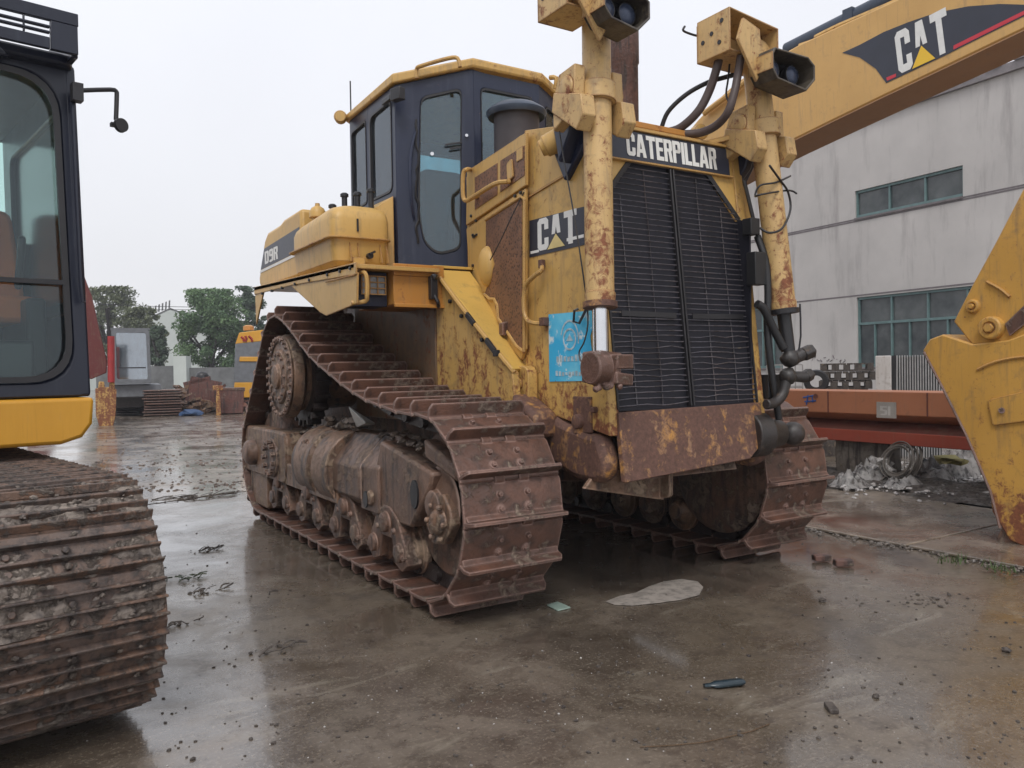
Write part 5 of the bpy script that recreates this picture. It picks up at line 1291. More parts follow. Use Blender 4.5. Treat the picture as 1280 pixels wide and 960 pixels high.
m = MB(); m.prism([(4.83,-1.2,.60),(4.83,-1.2,.465),(5.32,-1.2,.465),(5.32,-1.2,.599),(4.86,-1.2,.599)], (0,6.0,0)); m.build('bottom_flange', 'beam_red', bm_, bevel=.008)
m = MB(); 
for y in (.6,1.35,2.55,3.6): m.box(4.792,4.80,y,y+.012,.79,1.04)
m.tube([(4.79,2.72,.98),(4.78,2.72,.98)],.028,8,0); m.build('weld_seam', 'beam_dark', bm_)
a, b = U(1096,522,X=4.792), U(1120,503,X=4.792)
m = MB(); m.box(4.788,4.799,b.y,a.y,a.z,b.z); pl = m.build('number_plate', plain('plate_grey', (.45,.42,.38), .6), bm_)
m = MB(); write(m, '51', (4.787,a.y-.045,a.z+.03), (0,-1,0), (0,0,1), .10, n=(-1,0,0), fit=.12, depth=.001); m.build('lettering', plain('faded_ink', (.62,.60,.56), .6), pl, smooth=False)
m = MB()
for p in ([(1004,497),(1019,494)],[(1006,502),(1020,501)],[(1010,494),(1008,506)],[(1015,494),(1016,503)]): m.tube([U(u, v, X=4.797) for u, v in p], .009, 5, 0)
m.build('paint_mark', plain('blue_paint', (.03,.10,.35), .5), bm_)
def top(o, label, cat, group=None): return tag(o, label, cat, group)
M['block'] = crust('block_concrete', (.20,.17,.14), (.14,.12,.10), mudamt=.4, rough=.6)
m = MB(); m.box(4.92,5.28,1.95,2.55,.026,.463); m.displace(.012, 6, 2, 2); top(m.build('concrete_block', 'block', None, bevel=.01), 'rough square block holding up the orange girder behind the rubbish', 'block')
m = MB(); m.box(4.95,5.28,-.9,-.4,.026,.463); top(m.build('concrete_block', 'block', None, bevel=.01), 'rough block under the near end of the orange girder, behind the yellow bucket', 'block')
# ---- rubbish heap
M['sheet'] = crust('plastic_sheet', (.62,.60,.58), (.42,.39,.37), mud=(.20,.17,.15), mudamt=.35, rough=.4, bump=.3)
M['heap'] = crust('heap_dirt', (.16,.13,.11), (.26,.23,.20), mud=(.45,.42,.39), mudamt=.6, rough=.6, bump=.9, scale=2)
def sheet(c, w, d, h, seed, mat='sheet'):
    m = MB(); n = 22; rows = []
    for i in range(n+1):
        row = []
        for j in range(n+1):
            x = (i/n-.5); y = (j/n-.5); r = math.hypot(x, y)*2
            q = V((x*4+seed, y*4, seed)); z = noise.noise(q)*.5+noise.noise(q*2.3)*.35+noise.noise(q*5)*.2
            e = max(0, 1-r**2.2)
            row.append(m.bm.verts.new((c[0]+x*w*(1+.3*noise.noise(V((seed,x*3,y*3)))), c[1]+y*d, c[2]+max(.002, h*e*(.65+z)))))
        rows.append(row)
    for a, b in zip(rows, rows[1:]):
        for j in range(n): m._face([a[j],b[j],b[j+1],a[j+1]])
    bmesh.ops.solidify(m.bm, geom=m.bm.faces[:], thickness=.006)
    return m
hp = sheet((4.9,1.6,.024), 1.3, 3.8, .17, 3.3, 'heap').build('rubbish_heap', 'heap', None); tag(hp, 'low heap of mixed dirt and shredded rubbish under the orange girder', 'rubbish', None, 'stuff')
for k, (u, v, w, d, h, lb) in enumerate(((1085,604,.52,.44,.30,'crumpled dirty white plastic sheet left of the coiled cable'), (1160,603,.60,.50,.27,'crumpled white plastic sheet just right of the coiled cable'), (1197,597,.75,.55,.40,'larger pale plastic bag at the right end of the rubbish, beside the bucket'), (1060,610,.45,.4,.18,'scrap of white plastic nearest the right track of the bulldozer'), (1128,611,.55,.42,.14,'flattened white plastic scrap under the coiled cable'))):
    c = U(u, v, Z=.03); o = sheet((c.x+.03,c.y,.05), w, d, h, k*3.1+1).build('plastic_sheet', 'sheet', None); top(o, lb, 'plastic sheet')
m = MB(); c = U(1125,597,Z=.12); rr = random.Random(2)
for k in range(13):
    r = .15+.004*k+rr.uniform(-.02,.02); o = V((rr.uniform(-.04,.04)+k*.010-.06, rr.uniform(-.03,.03), .19+rr.uniform(-.03,.03))); tx = rr.uniform(-.3,.3); n = 26
    m.tube([c+o+V((math.sin(a)*r*.45+tx*math.cos(a)*r, math.cos(a)*r, math.sin(a)*r)) for a in [2*math.pi*i/n for i in range(n+1)]], .008, 5, 1)
m.tube([c+V((-.05,.1,.05)), c+V((-.2,.15,-.06)), c+V((-.35,.3,-.08))], .008, 5, 4)
top(m.build('cable_coil', plain('coil_grey', (.16,.14,.12), .55), None), 'coil of thin grey cable standing on the rubbish under the girder', 'cable coil')
m = MB(); c = U(1086,598,Z=.1); m.ball((c.x+.2,c.y,.22), .13, 3, (1,1.2,.8), .35, 4); top(m.build('plastic_bag', 'sheet', None), 'rounded dirty white bag left of the coiled cable under the girder', 'bag')
m = MB(); c = U(1180,590,Z=.15); m.ball((c.x+.15,c.y,.27), .10, 2, (1,1.8,.5), .4, 6); top(m.build('cloth', plain('mustard_cloth', (.30,.27,.10), .8), None), 'mustard coloured cloth lying on top of the rubbish near the bucket', 'cloth')
# ---- things behind the girder
def at_depth(u, D): p = U(u, 470, D=D); return V((p.x, p.y, 0))
def face(nm, u, D, label, cat, group=None):
    p = at_depth(u, D); r = ray(u, 470); e = empty(nm, tuple(p), math.atan2(-r.x, r.y)*1.0, label, cat, group); return e, D/1000
# local helper: px to local metres
def L2(e_u, D, u, v, y=0): return V(((u-e_u)*D/1000, y, 1.36+(464-v+(u-640)*-.0)*D/1000 if False else 1.36+(hz(u)-v)*D/1000))
def hz(u): return 472-(u-11)*(37/2219)
e, s = face('pallet_stack', 1058, 12.5, 'stack of dark weathered wooden pallets behind the orange girder', 'pallets')
M['old_wood'] = crust('old_wood', (.11,.09,.075), (.06,.05,.045), mudamt=.3, rough=.7)
x0, x1 = L2(1058,12.5,1026,470).x, L2(1058,12.5,1088,470).x
rr = random.Random(5)
k = 0; z = .0
while z < 1.25:
    m = MB()
    j = rr.uniform(-.06,.06)
    for yy in (0,.5,1.0): m.box(x0+j,x1+j,yy,yy+.09,z,z+.02)
    for q in range(5): xx = x0+j+(x1-x0-.1)*q/4; m.box(xx,xx+.1,.001,.088,z+.021,z+.10); m.box(xx,xx+.1,1.001,1.088,z+.021,z+.10)
    for q in range(8): xx = x0+j+(x1-x0-.09)*q/7; m.box(xx,xx+.085,0,1.1,z+.101,z+.125)
    m.build('pallet', 'old_wood', e, local=True); z += .138
e, s = face('radiator_core', 1135, 11.5, 'upright finned metal radiator core with a pale end tank, behind the girder', 'radiator')
x0, xa, x1 = L2(1135,11.5,1098,470).x, L2(1135,11.5,1122,470).x, L2(1135,11.5,1172,470).x; zt2 = L2(1135,11.5,1135,444).z
m = MB(); m.box(xa,x1,.1,.35,.0,zt2-.02); m.build('core', plain('core_dark', (.06,.06,.06), .6), e, local=True)
m = MB(); n = 17
for k in range(n): x = xa+(x1-xa)*k/n; m.box(x,x+.017,.06,.10,.0,zt2)
m.build('fins', plain('fin_alu', (.42,.42,.42), .4, .3), e, local=True)
m = MB(); m.box(x0,x0+.21,.0,.35,.0,zt2); m.build('end_tank', paint('tank_white', (.55,.53,.52), rust=.45, dirt=.5), e, local=True, bevel=.01)
m = MB(); m.box(x0+.211,xa-.005,.05,.3,0,zt2); m.build('black_strip', 'black', e, local=True)
e, s = face('metal_crate', 984, 12.5, 'small open wire crate seen between the right lift cylinder and the grille of the bulldozer', 'crate')
m = MB(); x0, x1 = L2(984,12.5,960,470).x, L2(984,12.5,1002,470).x; zt2 = L2(984,12.5,984,456).z
for k in range(12): z = .05+(zt2-.05)*k/11; m.box(x0,x1,0,.02,z-.008,z+.008)
for k in range(6): x = x0+(x1-x0)*k/5; m.box(x-.01,x+.01,-.02,0,0,zt2)
for k in range(12): z = .05+(zt2-.05)*k/11; m.box(x0,x1,.8,.82,z-.008,z+.008)
m.build('wire_mesh', plain('wire_grey', (.30,.29,.28), .5), e, local=True)
m = MB()
for k in range(12): m.ball((rnd.uniform(x0,x1), rnd.uniform(.1,.7), rnd.uniform(.1,.6)), .12, 1, (1,1,1), .3, k)
m.build('contents', 'old_wood', e, local=True)
e, s = face('tyre', 1022, 12.0, 'dark round tyre leaning beside the pallet stack behind the girder', 'tyre')
m = MB(); n = 24; R0 = .30
m.lathe((-.02,-.1,1.10), (0,1,0), [(0,.09),(.0,.16),(.03,.18),(.12,.18),(.15,.16),(.15,.09)], 24, cap=False); m.build('rubber_ring', 'dark_rubber', e, local=True)
m = MB(); m.box(-.35,.35,-.2,.3,0,.92); m.build('support_box', 'old_wood', e, local=True)
# ================================================================== LEFT BACKGROUND
# dark red excavator arm with a tan bucket
D = 21.5
def bgroot(nm, u, D, label, cat, group=None):
    e, s = face(nm, u, D, label, cat, group); return e, (lambda uu, vv, y=0: V(((uu-u)*D/1000, y, 1.36+(hz(uu)-vv)*D/1000)))
e, q = bgroot('excavator', 112, 21.5, 'distant dark red excavator whose upright arm and tan bucket show beside the near cab', 'excavator')
M['deep_red'] = paint('deep_red', (.13,.022,.02), rust=.5, dirt=.5); M['bright_red'] = plain('ram_red', (.38,.03,.03), .4)
m = MB(); m.prism([q(90,330),q(104,330),q(117,370),q(124,410),q(132,452),q(131,466),q(114,474),q(98,470)], (0,.45,0)); m.build('arm', 'deep_red', e, local=True, bevel=.02)
m = MB(); m.cyl(q(137,420,-.05), q(136,478,-.05), .09, n=14); m.build('ram', 'bright_red', e, local=True)
m = MB(); m.cyl(q(133,385,-.05), q(135,420,-.05), .04, n=10); m.build('ram_rod', 'black', e, local=True)
m = MB(); m.prism([q(118,486),q(132,484),q(142,487),q(140,520),q(136,538),q(122,536),q(118,520)], (0,.9,0)); m.prism([q(122,477),q(128,477),q(129,487),q(121,487)],(0,.1,0)); m.prism([q(134,478),q(140,478),q(140,488),q(133,488)],(0,.1,0)); m.build('bucket', 'yellow_worn', e, local=True, bevel=.02)
m = MB(); m.box(-3.2,-1.2,2.4,5.5,1.1,2.6); m.box(-3.4,-2.8,2,5.5,.0,.9); m.box(-1.6,-1.0,2,5.5,.0,.9); m.build('house', 'deep_red', e, local=True, bevel=.05)
# grey cab excavator
e, q = bgroot('excavator', 165, 26.0, 'small distant excavator with a pale grey cab on brown tracks, left of the large bulldozer', 'excavator')
M['cab_grey'] = plain('cab_grey', (.17,.18,.195), .5); 
o = [q(143,480),q(187,479),q(186,412),q(143,412)]; i_ = [q(148,474),q(183,474),q(182,416),q(148,416)]
m = MB(); m.frame(rquad(o,.08,4), rquad(i_,.08,4), (0,.08,0)); cg = m.build('cab', 'cab_grey', e, local=True, bevel=.01)
m = MB(); m.prism([p+V((0,.03,0)) for p in rquad(i_,.08,4)], (0,.01,0)); m.build('windscreen', 'far_glass', cg, local=True)
a, b = o[0], o[2]
m = MB(); m.box(a.x,b.x,1.3,1.36,a.z,b.z-.9); m.box(a.x,a.x+.05,.1,1.3,a.z,b.z); m.box(b.x-.05,b.x,.1,1.3,a.z,b.z); m.box(a.x-.02,b.x+.02,.0,1.4,b.z,b.z+.06); m.box(a.x,b.x,.1,1.3,a.z,a.z+.1); m.build('cab_shell', 'cab_grey', cg, local=True)
m = MB(); w0 = q(150,460); w1 = q(181,460); m.box(w0.x,w1.x,.02,.05,w0.z-.02,w0.z+.02); m.box(-.25,.25,.5,1.0,a.z+.1,a.z+1.0); m.build('cab_bar', 'black', cg, local=True)
m = MB(); z0, z1 = q(150,497).z, q(150,481).z; m.box(q(143,0).x, q(187,0).x+.3, .2, 3.2, z0, z1); m.build('house', 'cab_grey', e, local=True, bevel=.03)
for (u0, u1, yy) in ((140,172,1.4),(178,222,.0)):
    m = MB(); x0, x1 = q(u0,500).x, q(u1,500).x; zt3 = q(u0,489).z
    for k in range(10): z = .06+(zt3-.06)*k/9; m.prism([V((x0,yy,z-.03)),V((x1,yy,z-.03)),V((x1,yy,z+.03)),V((x0,yy,z+.03))],(0,.1+1.2,0))
    for k in range(10): z = .06+(zt3-.06)*k/9; dx_ = rnd.uniform(-.09,.09); m.box(x0+dx_,x1+dx_,yy-.06-rnd.random()*.08,yy,z-.012,z+rnd.uniform(.01,.035))
    m.build('track', 'track' if u0 > 150 else 'chain', e, local=True, bevel=.01)
m = MB(); m.box(q(146,0).x,q(180,0).x,.8,2.5,.3,q(150,496).z); m.build('undercarriage', 'chain', e, local=True)
# yellow and grey machine rear behind the bulldozer's track
e, q = bgroot('excavator', 312, 30.0, 'yellow and grey tail of a parked excavator glimpsed just left of the large sprocket', 'excavator')
m = MB(); m.prism([q(301,416),q(330,412),q(330,426),q(296,430)], (0,2.2,0)); m.prism([q(294,478),q(330,478),q(330,497),q(292,497)], (0,2.2,0)); m.prism([q(301,446),q(330,446),q(330,452),q(300,452)],(-0,-.04,0)); m.build('counterweight', 'base_yellow', e, local=True, bevel=.04)
m = MB(); m.prism([q(296,430),q(330,426),q(330,478),q(293,478)], (0,2.1,0)); m.build('grey_panel', 'cab_grey', e, local=True, bevel=.02)
m = MB(); 
for k, (a_, b_) in enumerate((((303,421),(306,427)),((308,420),(308,427)),((312,420),(316,427)))): m.tube([q(*a_, -.02), q((a_[0]+b_[0])/2+1.5,(a_[1]+b_[1])/2, -.02), q(*b_, -.02)], .04, 4, 0)
m.build('red_mark', 'bright_red', e, local=True)
m = MB(); m.box(q(294,0).x,q(330,0).x,.2,2.0,0,q(300,498).z); m.build('track', 'chain', e, local=True, bevel=.03)
m = MB(); m.lathe(q(312,412,.6),(0,0,1),[(0,.2),(.15,.2),(.2,.1)],14); m.build('exhaust_cap', 'orange_worn', e, local=True)
# scrap piles
def scrap(nm, u, D, w, d, h, n, seed, label, mats='track'):
    e, q = bgroot(nm, u, D, label, 'scrap heap'); rr = random.Random(seed)
    m = MB()
    for k in range(n):
        x, y = rr.uniform(-w/2,w/2), rr.uniform(0,d); hh = h*max(.1, 1-abs(x)/(w/2)*.7)
        L = rr.uniform(.15,.6)*min(1,w/2); a = rr.uniform(0,6.28); t = rr.uniform(-.5,.5)
        p = V((x,y,rr.uniform(0,hh))); dd = V((math.cos(a)*math.cos(t), math.sin(a)*math.cos(t), math.sin(t)))
        m.bar(p, p+dd*L, rr.uniform(.04,.28), rr.uniform(.03,.16))
    for v in m.bm.verts: v.co.z = max(.0, v.co.z)
    o = m.build('scrap_metal', mats, e, local=True); o['kind'] = 'stuff'; return e, q
scrap('scrap_heap', 232, 27.5, 1.5, 2, 1.0, 170, 1, 'low heap of brown scrap steel right of the grey-cab excavator', 'frame_tan')
e, q = scrap('scrap_heap', 262, 29, 2.3, 2.5, 1.05, 200, 2, 'larger heap of rusty red-brown scrap plates left of the bulldozer', 'track_red')
scrap('scrap_heap', 190, 28.5, 1.6, 2, .8, 150, 3, 'dark tangled heap of old steel just behind the stacked brown track plates', 'chain')
e, q = bgroot('scrap_sheet', 250, 28, 'tilted rusty brown steel sheet leaning on the scrap heap', 'steel sheet')
m = MB(); m.prism([q(232,500),q(268,506),q(276,478),q(240,470)], (0,.05,0)); m.prism([q(230,478),q(262,470),q(263,474),q(231,482)], (0,.2,0)); m.build('plate', 'track_red', e, local=True)
e, q = bgroot('steel_bin', 287, 27, 'dark brown open steel bin just left of the bulldozer track', 'bin')
m = MB(); m.prism([q(276,517),q(302,517),q(304,487),q(274,487)], (0,1.2,0)); m.build('bin_body', 'track_red', e, local=True, bevel=.02)
m = MB(); m.prism([q(273,489),q(305,489),q(305,485),q(273,485)], (0,1.25,0)); m.build('bin_rim', 'track', e, local=True)
e, q = bgroot('steel_post', 271, 26.3, 'short yellow steel post standing in front of the scrap heap', 'post')
m = MB(); m.prism([q(269,520),q(275,520),q(274,485),q(270,485)], (0,.15,0)); m.prism([q(266,488),q(278,488),q(278,482),q(266,482)], (0,.2,0)); m.build('post_body', 'yellow_worn', e, local=True, bevel=.01)
e, q = bgroot('tarpaulin_bundle', 237, 26, 'small blue tarpaulin bundle on the ground below the scrap', 'tarpaulin')
m = MB(); m.ball(q(238,517,.2), .25, 2, (1.6,1,.5), .3, 2); m.build('bundle', plain('tarp_blue', (.03,.07,.16), .6), e, local=True)
e, q = bgroot('drum', 253, 31, 'round black drum on top of the scrap heap', 'drum')
m = MB(); m.lathe(q(253,476,.2), (0,0,1), [(0,.16),(.0,.24),(.2,.25),(.3,.2),(.36,.1)], 18); m.box(-.3,.3,.1,.6,0,1.2); m.build('drum_body', 'black', e, local=True)
# perimeter wall and pale building, D about 55
def long_wall(nm, u0, u1, D, v0, mat, label, cat, th=.3, z0=0):
    a, b = U(u0, 470, D=D), U(u1, 470, D=D); a.z = b.z = 0; h = 1.36+(hz((u0+u1)/2)-v0)*D/1000
    m = MB(); d = (b-a).normalized(); nrm = V((-d.y,d.x,0)); m.prism([a, b, b+V((0,0,h)), a+V((0,0,h))], nrm*th); o = m.build(nm, mat, None); return tag(o, label, cat), a, b, h
M['fence'] = plain('fence_grey', (.16,.165,.165), .8, 0, .4, 1.5); M['pale_wall'] = plain('pale_wall', (.52,.56,.53), .8, 0, .15, .4)
long_wall('perimeter_wall', 120, 217, 52, 458, 'fence', 'grey boundary wall behind the grey-cab excavator, left of the pale gate pillar', 'wall')
long_wall('perimeter_wall', 237, 330, 52, 459, 'fence', 'grey boundary wall under the big round tree, right of the pale gate pillar', 'wall')
long_wall('gate_pillar', 217, 233, 51.5, 445, 'pale_wall', 'wide pale pillar standing between the two grey boundary walls', 'pillar', .8)
e, q = bgroot('pale_building', 205, 82, 'pale gabled shed rising between the trees on the left', 'building')
m = MB(); m.prism([q(120,470)*1, q(262,470), q(262,405), q(214,386), q(194,397), q(120,425)], (0,12,0)); 
for v in m.bm.verts: v.co.z = 0 if v.co.z < 2 else v.co.z
m.build('wall', 'pale_wall', e, local=True)
m = MB(); m.prism([q(192,396),q(214,384.5),q(214,387),q(192,399)], (0,12,0)); m.prism([q(214,384.5),q(264,404),q(264,407),q(214,387)], (0,12,0)); m.build('roof', 'fence', e, local=True)
m = MB()
for k in range(5): m.prism([q(196+k*4,392-k*1.8),q(198+k*4,391-k*1.8),q(198.5+k*4,382-k*1.8),q(196.5+k*4,383-k*1.8)], (0,.5,0))
m.build('roof_vents', 'fence', e, local=True)
# trees
def tree(u, D, v_base, v_top, wpx, label, seed, trunk_u=None, dens=1.0, mat='leaf', lobes=None):
    p = U(u, 470, D=D); s = D/1000; e = empty('tree', (p.x, p.y, 0), 0, label, 'tree', None); rr = random.Random(seed)
    H = 1.36+(hz(u)-v_top)*s; zb = 1.36+(hz(u)-v_base)*s; W_ = wpx*s/2
    m = MB(); tw = .16+.01*H
    m.lathe((0,0,0),(0,0,1),[(0,tw*1.5),(.4,tw),(zb+.6,tw*.75),(H*.7,tw*.3)],10)
    tips = []
    for k in range(9):
        a = rr.uniform(0,6.28); z = zb+rr.uniform(-.4,1.0); r = W_*rr.uniform(.45,.85); zz = z+(H-z)*rr.uniform(.25,.7)
        m.tube([(0,0,z-.5),(math.cos(a)*r*.4,math.sin(a)*r*.4,z+(zz-z)*.4),(math.cos(a)*r,math.sin(a)*r,zz)], tw*.3, 6, 3)
    m.build('trunk', 'bark', e)if False else m.build('trunk', 'bark', e, local=True)
    m = MB(); cl = []
    n = int(78*dens)
    for k in range(n):
        a = rr.uniform(0,6.28); t = rr.random(); z = zb+(H-zb)*t; prof = math.sin(math.pi*min(1,max(.0,(t*.80+.16))))**.5
        r = W_*prof*math.sqrt(rr.random())*.88
        cl.append((V((math.cos(a)*r, math.sin(a)*r, z)), rr.uniform(.13,.27)*max(W_,1.2)))
    bm = m.bm
    for c, r in cl:
        for j in range(int(150*dens)):
            d = V((rr.gauss(0,1),rr.gauss(0,1),rr.gauss(0,1)))
            if d.length < .01: continue
            d = d.normalized()*r*rr.random()**.45*1.15; d.z *= .75; q_ = c+d
            if q_.z > H: continue
            sz = rr.uniform(.05,.12); n1 = V((rr.gauss(0,1),rr.gauss(0,1),rr.gauss(0,1))).normalized(); t1 = n1.orthogonal().normalized(); t2 = n1.cross(t1)
            bm.faces.new([bm.verts.new(q_+t1*sz), bm.verts.new(q_+t2*sz*.6), bm.verts.new(q_-t1*sz), bm.verts.new(q_-t2*sz*.6)])
    m.build('crown', mat, e, local=True, smooth=False, fix=False)
    return e
def leafmat(name, c0, c1):
    t = NT(name); n = t.noise(t.mp(), .9, 4, .6); n2 = t.noise(t.mp(), 9, 2, .5)
    t.set(t.mix(t.ramp(t.math('ADD', t.math('MULTIPLY', n, .6), t.math('MULTIPLY', n2, .4)), .38, .62), c0, c1), .7, 0)
    t.b.inputs['Transmission Weight'].default_value = 0; M[name] = t.m
leafmat('leaf', (.05,.105,.045), (.13,.21,.085)); leafmat('leaf_dark', (.045,.08,.05), (.085,.125,.07)); leafmat('leaf_brown', (.08,.10,.05), (.15,.17,.09))
M['bark'] = plain('bark', (.05,.042,.036), .8)
tree(265, 55, 456, 362, 104, 'big round-crowned green tree rising behind the scrap heap', 1, dens=1.6)
tree(312, 60, 455, 358, 52, 'darker tree partly hidden by the rear of the bulldozer', 2, mat='leaf_dark', dens=1.1)
tree(142, 62, 456, 359, 92, 'olive brown tree behind the distant red excavator arm', 3, mat='leaf_brown', dens=1.3)
tree(178, 60, 460, 384, 62, 'lower green tree directly behind the grey cab', 4, mat='leaf_brown', dens=1.0)
tree(197, 54, 455, 408, 28, 'small slender tree just right of the grey cab', 5, mat='leaf_dark', dens=.7)
tree(236, 58, 448, 402, 34, 'small tree in front of the pale shed, left of the big round tree', 6, mat='leaf', dens=.7) if False else None
# overhead wires
m = MB(); a, b = U(60,377,D=60), U(330,384,D=60); m.tube([a, (a+b)/2-V((0,0,.15)), b], .02, 4, 4); a, b = U(60,385,D=61), U(330,386,D=61); m.tube([a,(a+b)/2-V((0,0,.1)),b], .02, 4, 4); o = m.build('overhead_wires', 'black', None); tag(o, 'two thin wires crossing the sky above the pale shed', 'wires')
# ================================================================== LITTER AND SMALL STONES
def stone(c, r, seed, mat, name, label, cat, sq=(1,1,.6)):
    m = MB(); m.ball(V(c)+V((0,0,r*sq[2]*.8)), r, 2, sq, .25, seed); top(m.build(name, mat, None), label, cat)
M['brick'] = crust('brick', (.16,.075,.055), (.10,.06,.05), mudamt=.3, rough=.6)
for u, v, rz, lb in ((1027,697,10,'left one of two broken dark bricks lying behind the right track'), (1054,703,2,'right one of two broken dark bricks lying behind the right track')):
    c = U(u, v, Z=.03); m = MB(); m.obox(c, (.12,.06,.04), (0,0,rz-32)); m.displace(.006, 20, u, 1); top(m.build('brick', 'brick', None, bevel=.006), lb, 'brick')
c = U(905,853,Z=.02); m = MB(); d = V((.93,-.35,0)).normalized(); m.lathe(c-d*.09+V((0,0,.008)), d, [(0,.012),(.03,.013),(.05,.024),(.16,.026),(.18,.02)], 14)
for v in m.bm.verts: v.co.z = max(.003, v.co.z*.55); v.co += V((noise.noise(v.co*60), noise.noise(v.co*55), 0))*.006
top(m.build('bottle', plain('bottle_dark', (.02,.035,.045), .15), None), 'crushed dark plastic bottle on the wet ground at lower right', 'bottle')
c = U(697,758,Z=.003); m = MB(); m.prism([U(684,757,Z=.004),U(697,753,Z=.004),U(713,760,Z=.004),U(697,764,Z=.004)], (0,0,.006)); top(m.build('tile_shard', plain('pale_green_glass', (.42,.55,.48), .2), None), 'flat pale green shard beside the front of the left track', 'shard')
c = U(1039,885,Z=.01); m = MB(); m.obox(c, (.035,.075,.018), (0,0,-35)); m.displace(.003,30,3,1); top(m.build('wood_chip', 'old_wood', None, bevel=.004), 'small dark wood chip lying alone at lower right', 'wood chip')
for u, v, r, lb in ((1095,872,.014,'dark pebble right of the small wood chip'), (1258,815,.022,'largest dark pebble near the right edge'), (1028,752,.02,'dark pebble right of the pale patch'), (787-0,898,.0,'')):
    if r: c = U(u, v, Z=0); stone((c.x,c.y,0), r, u, 'old_wood', 'pebble', lb, 'pebble')
def sticks(nm, u, v, n, L, seed, lb, leaf=False, mat='old_wood'):
    rr = random.Random(seed); c = U(u, v, Z=0); m = MB()
    for k in range(n):
        a = rr.uniform(-.5,.5)+(.5 if k % 2 else 0); p = c+V((rr.uniform(-L,L),rr.uniform(-L,L)*.5,.008)); d = V((math.cos(a),math.sin(a),0))*rr.uniform(.4,1)*L
        m.tube([p, p+d*.5+V((rr.uniform(-.02,.02),rr.uniform(-.02,.02),.015)), p+d+V((0,0,rr.uniform(0,.02)))], rr.uniform(.002,.006), 5, 3)
    for k in range(n):
        m.ball(c+V((rr.uniform(-L,L),rr.uniform(-L,L)*.6,.006)), rr.uniform(.004,.014), 1, (1,1,.6), .4, k)
    if leaf:
        for k in range(9):
            p = c+V((rr.uniform(-L,L)*.7,rr.uniform(-L,L)*.5,.02)); a = rr.uniform(0,6.28); s = rr.uniform(.015,.03); m.prism([p, p+V((math.cos(a)*s,math.sin(a)*s,.01)), p+V((math.cos(a+.5)*s*2,math.sin(a+.5)*s*2,.005)), p+V((math.cos(a+1)*s,math.sin(a+1)*s,.0))], (0,0,.002))
    return top(m.build(nm, mat, None, fix=False), lb, 'twigs')
sticks('twigs', 225, 726, 6, .14, 1, 'leafy twig with curled stem beside the near excavator track', True, plain('leaf_wet', (.05,.065,.03), .4))
sticks('twigs', 250, 690, 8, .12, 2, 'loose dark twigs and clods between the two machines')
sticks('twigs', 232, 624, 22, .34, 3, 'long strip of dark wet twigs on the ground behind the near excavator track')
sticks('twigs', 262, 740, 7, .12, 4, 'scattered bits of bark lower between the two machines')
sticks('twigs', 340, 815, 7, .10, 5, 'few broken twigs below the bulldozer track at lower left')
sticks('twigs', 322, 747, 1, .11, 6, 'single dark stick beside the middle of the left track')
sticks('twigs', 225, 781, 5, .08, 7, 'small flat clump of wet leaves beside the excavator track')
# gravel and chips too many to count
def litter(nm, n, reg, r0, r1, mat, seed, label, cat='debris', zz=0):
    rr = random.Random(seed); m = MB(); k = 0
    while k < n:
        u, v = reg(rr); c = U(u, v, Z=zz); r = rr.uniform(r0, r1)*rr.random()**.5; k += 1
        g0 = bmesh.ops.create_icosphere(m.bm, subdivisions=1, radius=1.0); a, b = rr.uniform(.6,1.5), rr.uniform(.35,.8); th = rr.uniform(0,6.28)
        for vv in g0['verts']:
            x, y, z = vv.co.x*a, vv.co.y, vv.co.z*b; j = 1+rr.uniform(-.25,.25)
            vv.co = c + V((x*math.cos(th)-y*math.sin(th), x*math.sin(th)+y*math.cos(th), z))*r*j+V((0,0,r*.3))
    o = m.build(nm, mat, None, smooth=False); return tag(o, label, cat, None, 'stuff')
litter('gravel', 1000, lambda r: (r.uniform(200,1280), 640+315*r.random()**.8), .0015, .011, 'old_wood', 1, 'scattered dark grit over the wet concrete')
litter('pale_chips', 210, lambda r: (r.gauss(680,230), r.gauss(860,60)), .001, .0055, 'sheet', 2, 'scattered tiny pale chips in the foreground')
litter('rubble', 60, lambda r: (r.gauss(1155,26), r.gauss(751,5)), .004, .016, 'old_wood', 3, 'cluster of dark crumbs on the wet ground at right')
def jt(r): t = r.random(); y = .95-1.9*t; p = V((2.2+r.gauss(0,.05), y+r.uniform(-.05,.05), 0)); c = RC @ (p-CAM); return CX+F0*c.x/c.z, CY+F0*c.y/c.z
litter('joint_debris', 330, jt, .006, .022, 'heap', 4, 'line of dirt and crumbs along the slab joint at right', zz=.01)
litter('far_mud', 1500, lambda r: (r.uniform(120,330), 520+95*r.random()**1.5), .006, .034, 'mud', 5, 'mud clods and wet debris spread over the yard at left')
litter('rubbish_crumbs', 900, lambda r: (r.uniform(1045,1240), r.gauss(598,9)), .008, .040, 'sheet', 6, 'shredded rubbish at the foot of the heap under the girder', zz=.06)
# weeds in the joint
rr = random.Random(12); m = MB()
for cx_, n in ((1195,34),(1180,12),(1240,20),(1262,18)):
    for k in range(n):
        c = U(cx_+rr.gauss(0,7), 702+(cx_-1190)*.19+rr.gauss(0,2), Z=.02); a = rr.uniform(0,6.28); h = rr.uniform(.02,.075); l = rr.uniform(.01,.04); w = .004
        d = V((math.cos(a),math.sin(a),0)); s = V((-d.y,d.x,0))*w; m.prism([c-s, c+s, c+d*l+V((0,0,h))], d*.001)
o = m.build('grass', plain('weed_green', (.07,.11,.03), .6), None, smooth=False, fix=False); tag(o, 'small green weeds growing in the slab joint', 'grass', None, 'stuff')
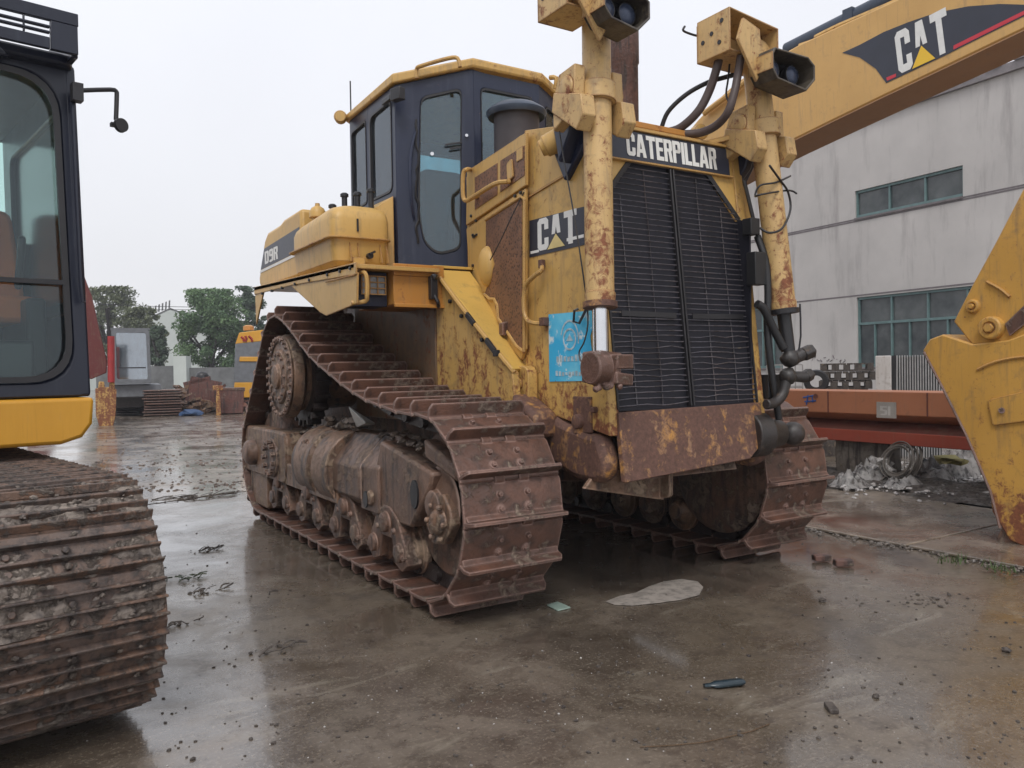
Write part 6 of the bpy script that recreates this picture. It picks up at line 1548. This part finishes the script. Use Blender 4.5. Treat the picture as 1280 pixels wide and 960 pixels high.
# ================================================================== HAZE
m = MB(); m.box(-60,60,-12,118,-1.3,16); hm = bpy.data.materials.new('haze'); hm.use_nodes = True; hn_ = hm.node_tree; hn_.nodes.remove(hn_.nodes['Principled BSDF'])
pv = hn_.nodes.new('ShaderNodeVolumePrincipled'); pv.inputs['Color'].default_value = (.86,.88,.95,1); pv.inputs['Density'].default_value = .0013; hn_.links.new(pv.outputs[0], hn_.nodes['Material Output'].inputs['Volume'])
o = m.build('haze', hm, None, smooth=False); o['kind'] = 'stuff'; o['label'] = 'thin grey drizzle haze over the yard'
# ================================================================== LIGHT, SKY, CAMERA
w = bpy.data.worlds.new('World'); scene.world = w; w.use_nodes = True; nt = w.node_tree; bg = nt.nodes['Background']
sky = nt.nodes.new('ShaderNodeTexSky'); sky.sky_type = 'NISHITA'; sky.sun_disc = False; sky.sun_elevation = R_(52); sky.sun_rotation = R_(215); sky.dust_density = 6; sky.air_density = 1.5
tc = nt.nodes.new('ShaderNodeTexCoord'); sp = nt.nodes.new('ShaderNodeSeparateXYZ'); nt.links.new(tc.outputs['Generated'], sp.inputs[0])
rp = nt.nodes.new('ShaderNodeValToRGB'); nt.links.new(sp.outputs[2], rp.inputs[0])
cr_ = rp.color_ramp; cr_.elements[0].position = 0.0; cr_.elements[0].color = (6.7,6.7,6.85,1); cr_.elements[1].position = .55; cr_.elements[1].color = (7.3,7.45,8.0,1)
e1 = cr_.elements.new(.12); e1.color = (6.6,6.65,6.95,1)
ns = nt.nodes.new('ShaderNodeTexNoise'); ns.inputs['Scale'].default_value = 1.6; ns.inputs['Detail'].default_value = 5; nt.links.new(tc.outputs['Generated'], ns.inputs['Vector'])
mr = nt.nodes.new('ShaderNodeMapRange'); nt.links.new(ns.outputs[0], mr.inputs[0]); mr.inputs[1].default_value = .3; mr.inputs[2].default_value = .7; mr.inputs[3].default_value = .95; mr.inputs[4].default_value = 1.05
mm_ = nt.nodes.new('ShaderNodeMix'); mm_.data_type = 'RGBA'; mm_.blend_type = 'MULTIPLY'; mm_.inputs[0].default_value = 1; nt.links.new(rp.outputs[0], mm_.inputs[6]); nt.links.new(mr.outputs[0], mm_.inputs[7])
mx = nt.nodes.new('ShaderNodeMix'); mx.data_type = 'RGBA'; mx.inputs[0].default_value = .93; nt.links.new(sky.outputs[0], mx.inputs[6]); nt.links.new(mm_.outputs[2], mx.inputs[7])
nt.links.new(mx.outputs[2], bg.inputs[0]); bg.inputs[1].default_value = .10
sd = bpy.data.lights.new('sun', 'SUN'); sd.energy = 1.1; sd.angle = R_(18); sd.color = (1.0,.97,.93)
so = bpy.data.objects.new('sun', sd); col.objects.link(so); so.rotation_euler = (R_(38), 0, R_(-35)); so.location = (0,0,20)
cd = bpy.data.cameras.new('camera'); co = bpy.data.objects.new('camera', cd); col.objects.link(co)
mw = Matrix((RC[0], -RC[1], -RC[2])).transposed().to_4x4(); mw.translation = CAM; co.matrix_world = mw
cd.sensor_fit = 'HORIZONTAL'; cd.sensor_width = 36; cd.lens = F0/1280*36; cd.clip_start = .05; cd.clip_end = 1500
scene.camera = co
scene.render.resolution_x = 1024; scene.render.resolution_y = 768
vs = scene.view_settings; vs.view_transform = 'Standard'; vs.look = 'None'; vs.exposure = .46; vs.gamma = 1; vs.use_curve_mapping = False

GRP = {'excavator': 'excavators parked about the yard', 'tree': 'trees behind the yard wall', 'twigs': 'clumps of twigs on the wet ground', 'brick': 'broken bricks behind the right track', 'plastic sheet': 'plastic sheets in the rubbish under the girder', 'pebble': 'pebbles on the wet ground', 'scrap heap': 'scrap heaps at the back of the yard', 'wall': 'boundary walls at the back', 'block': 'blocks under the girder', 'building': None}
for o in col.objects:
    if not o.parent and o.get('category') and GRP.get(o['category']): o['group'] = GRP[o['category']]
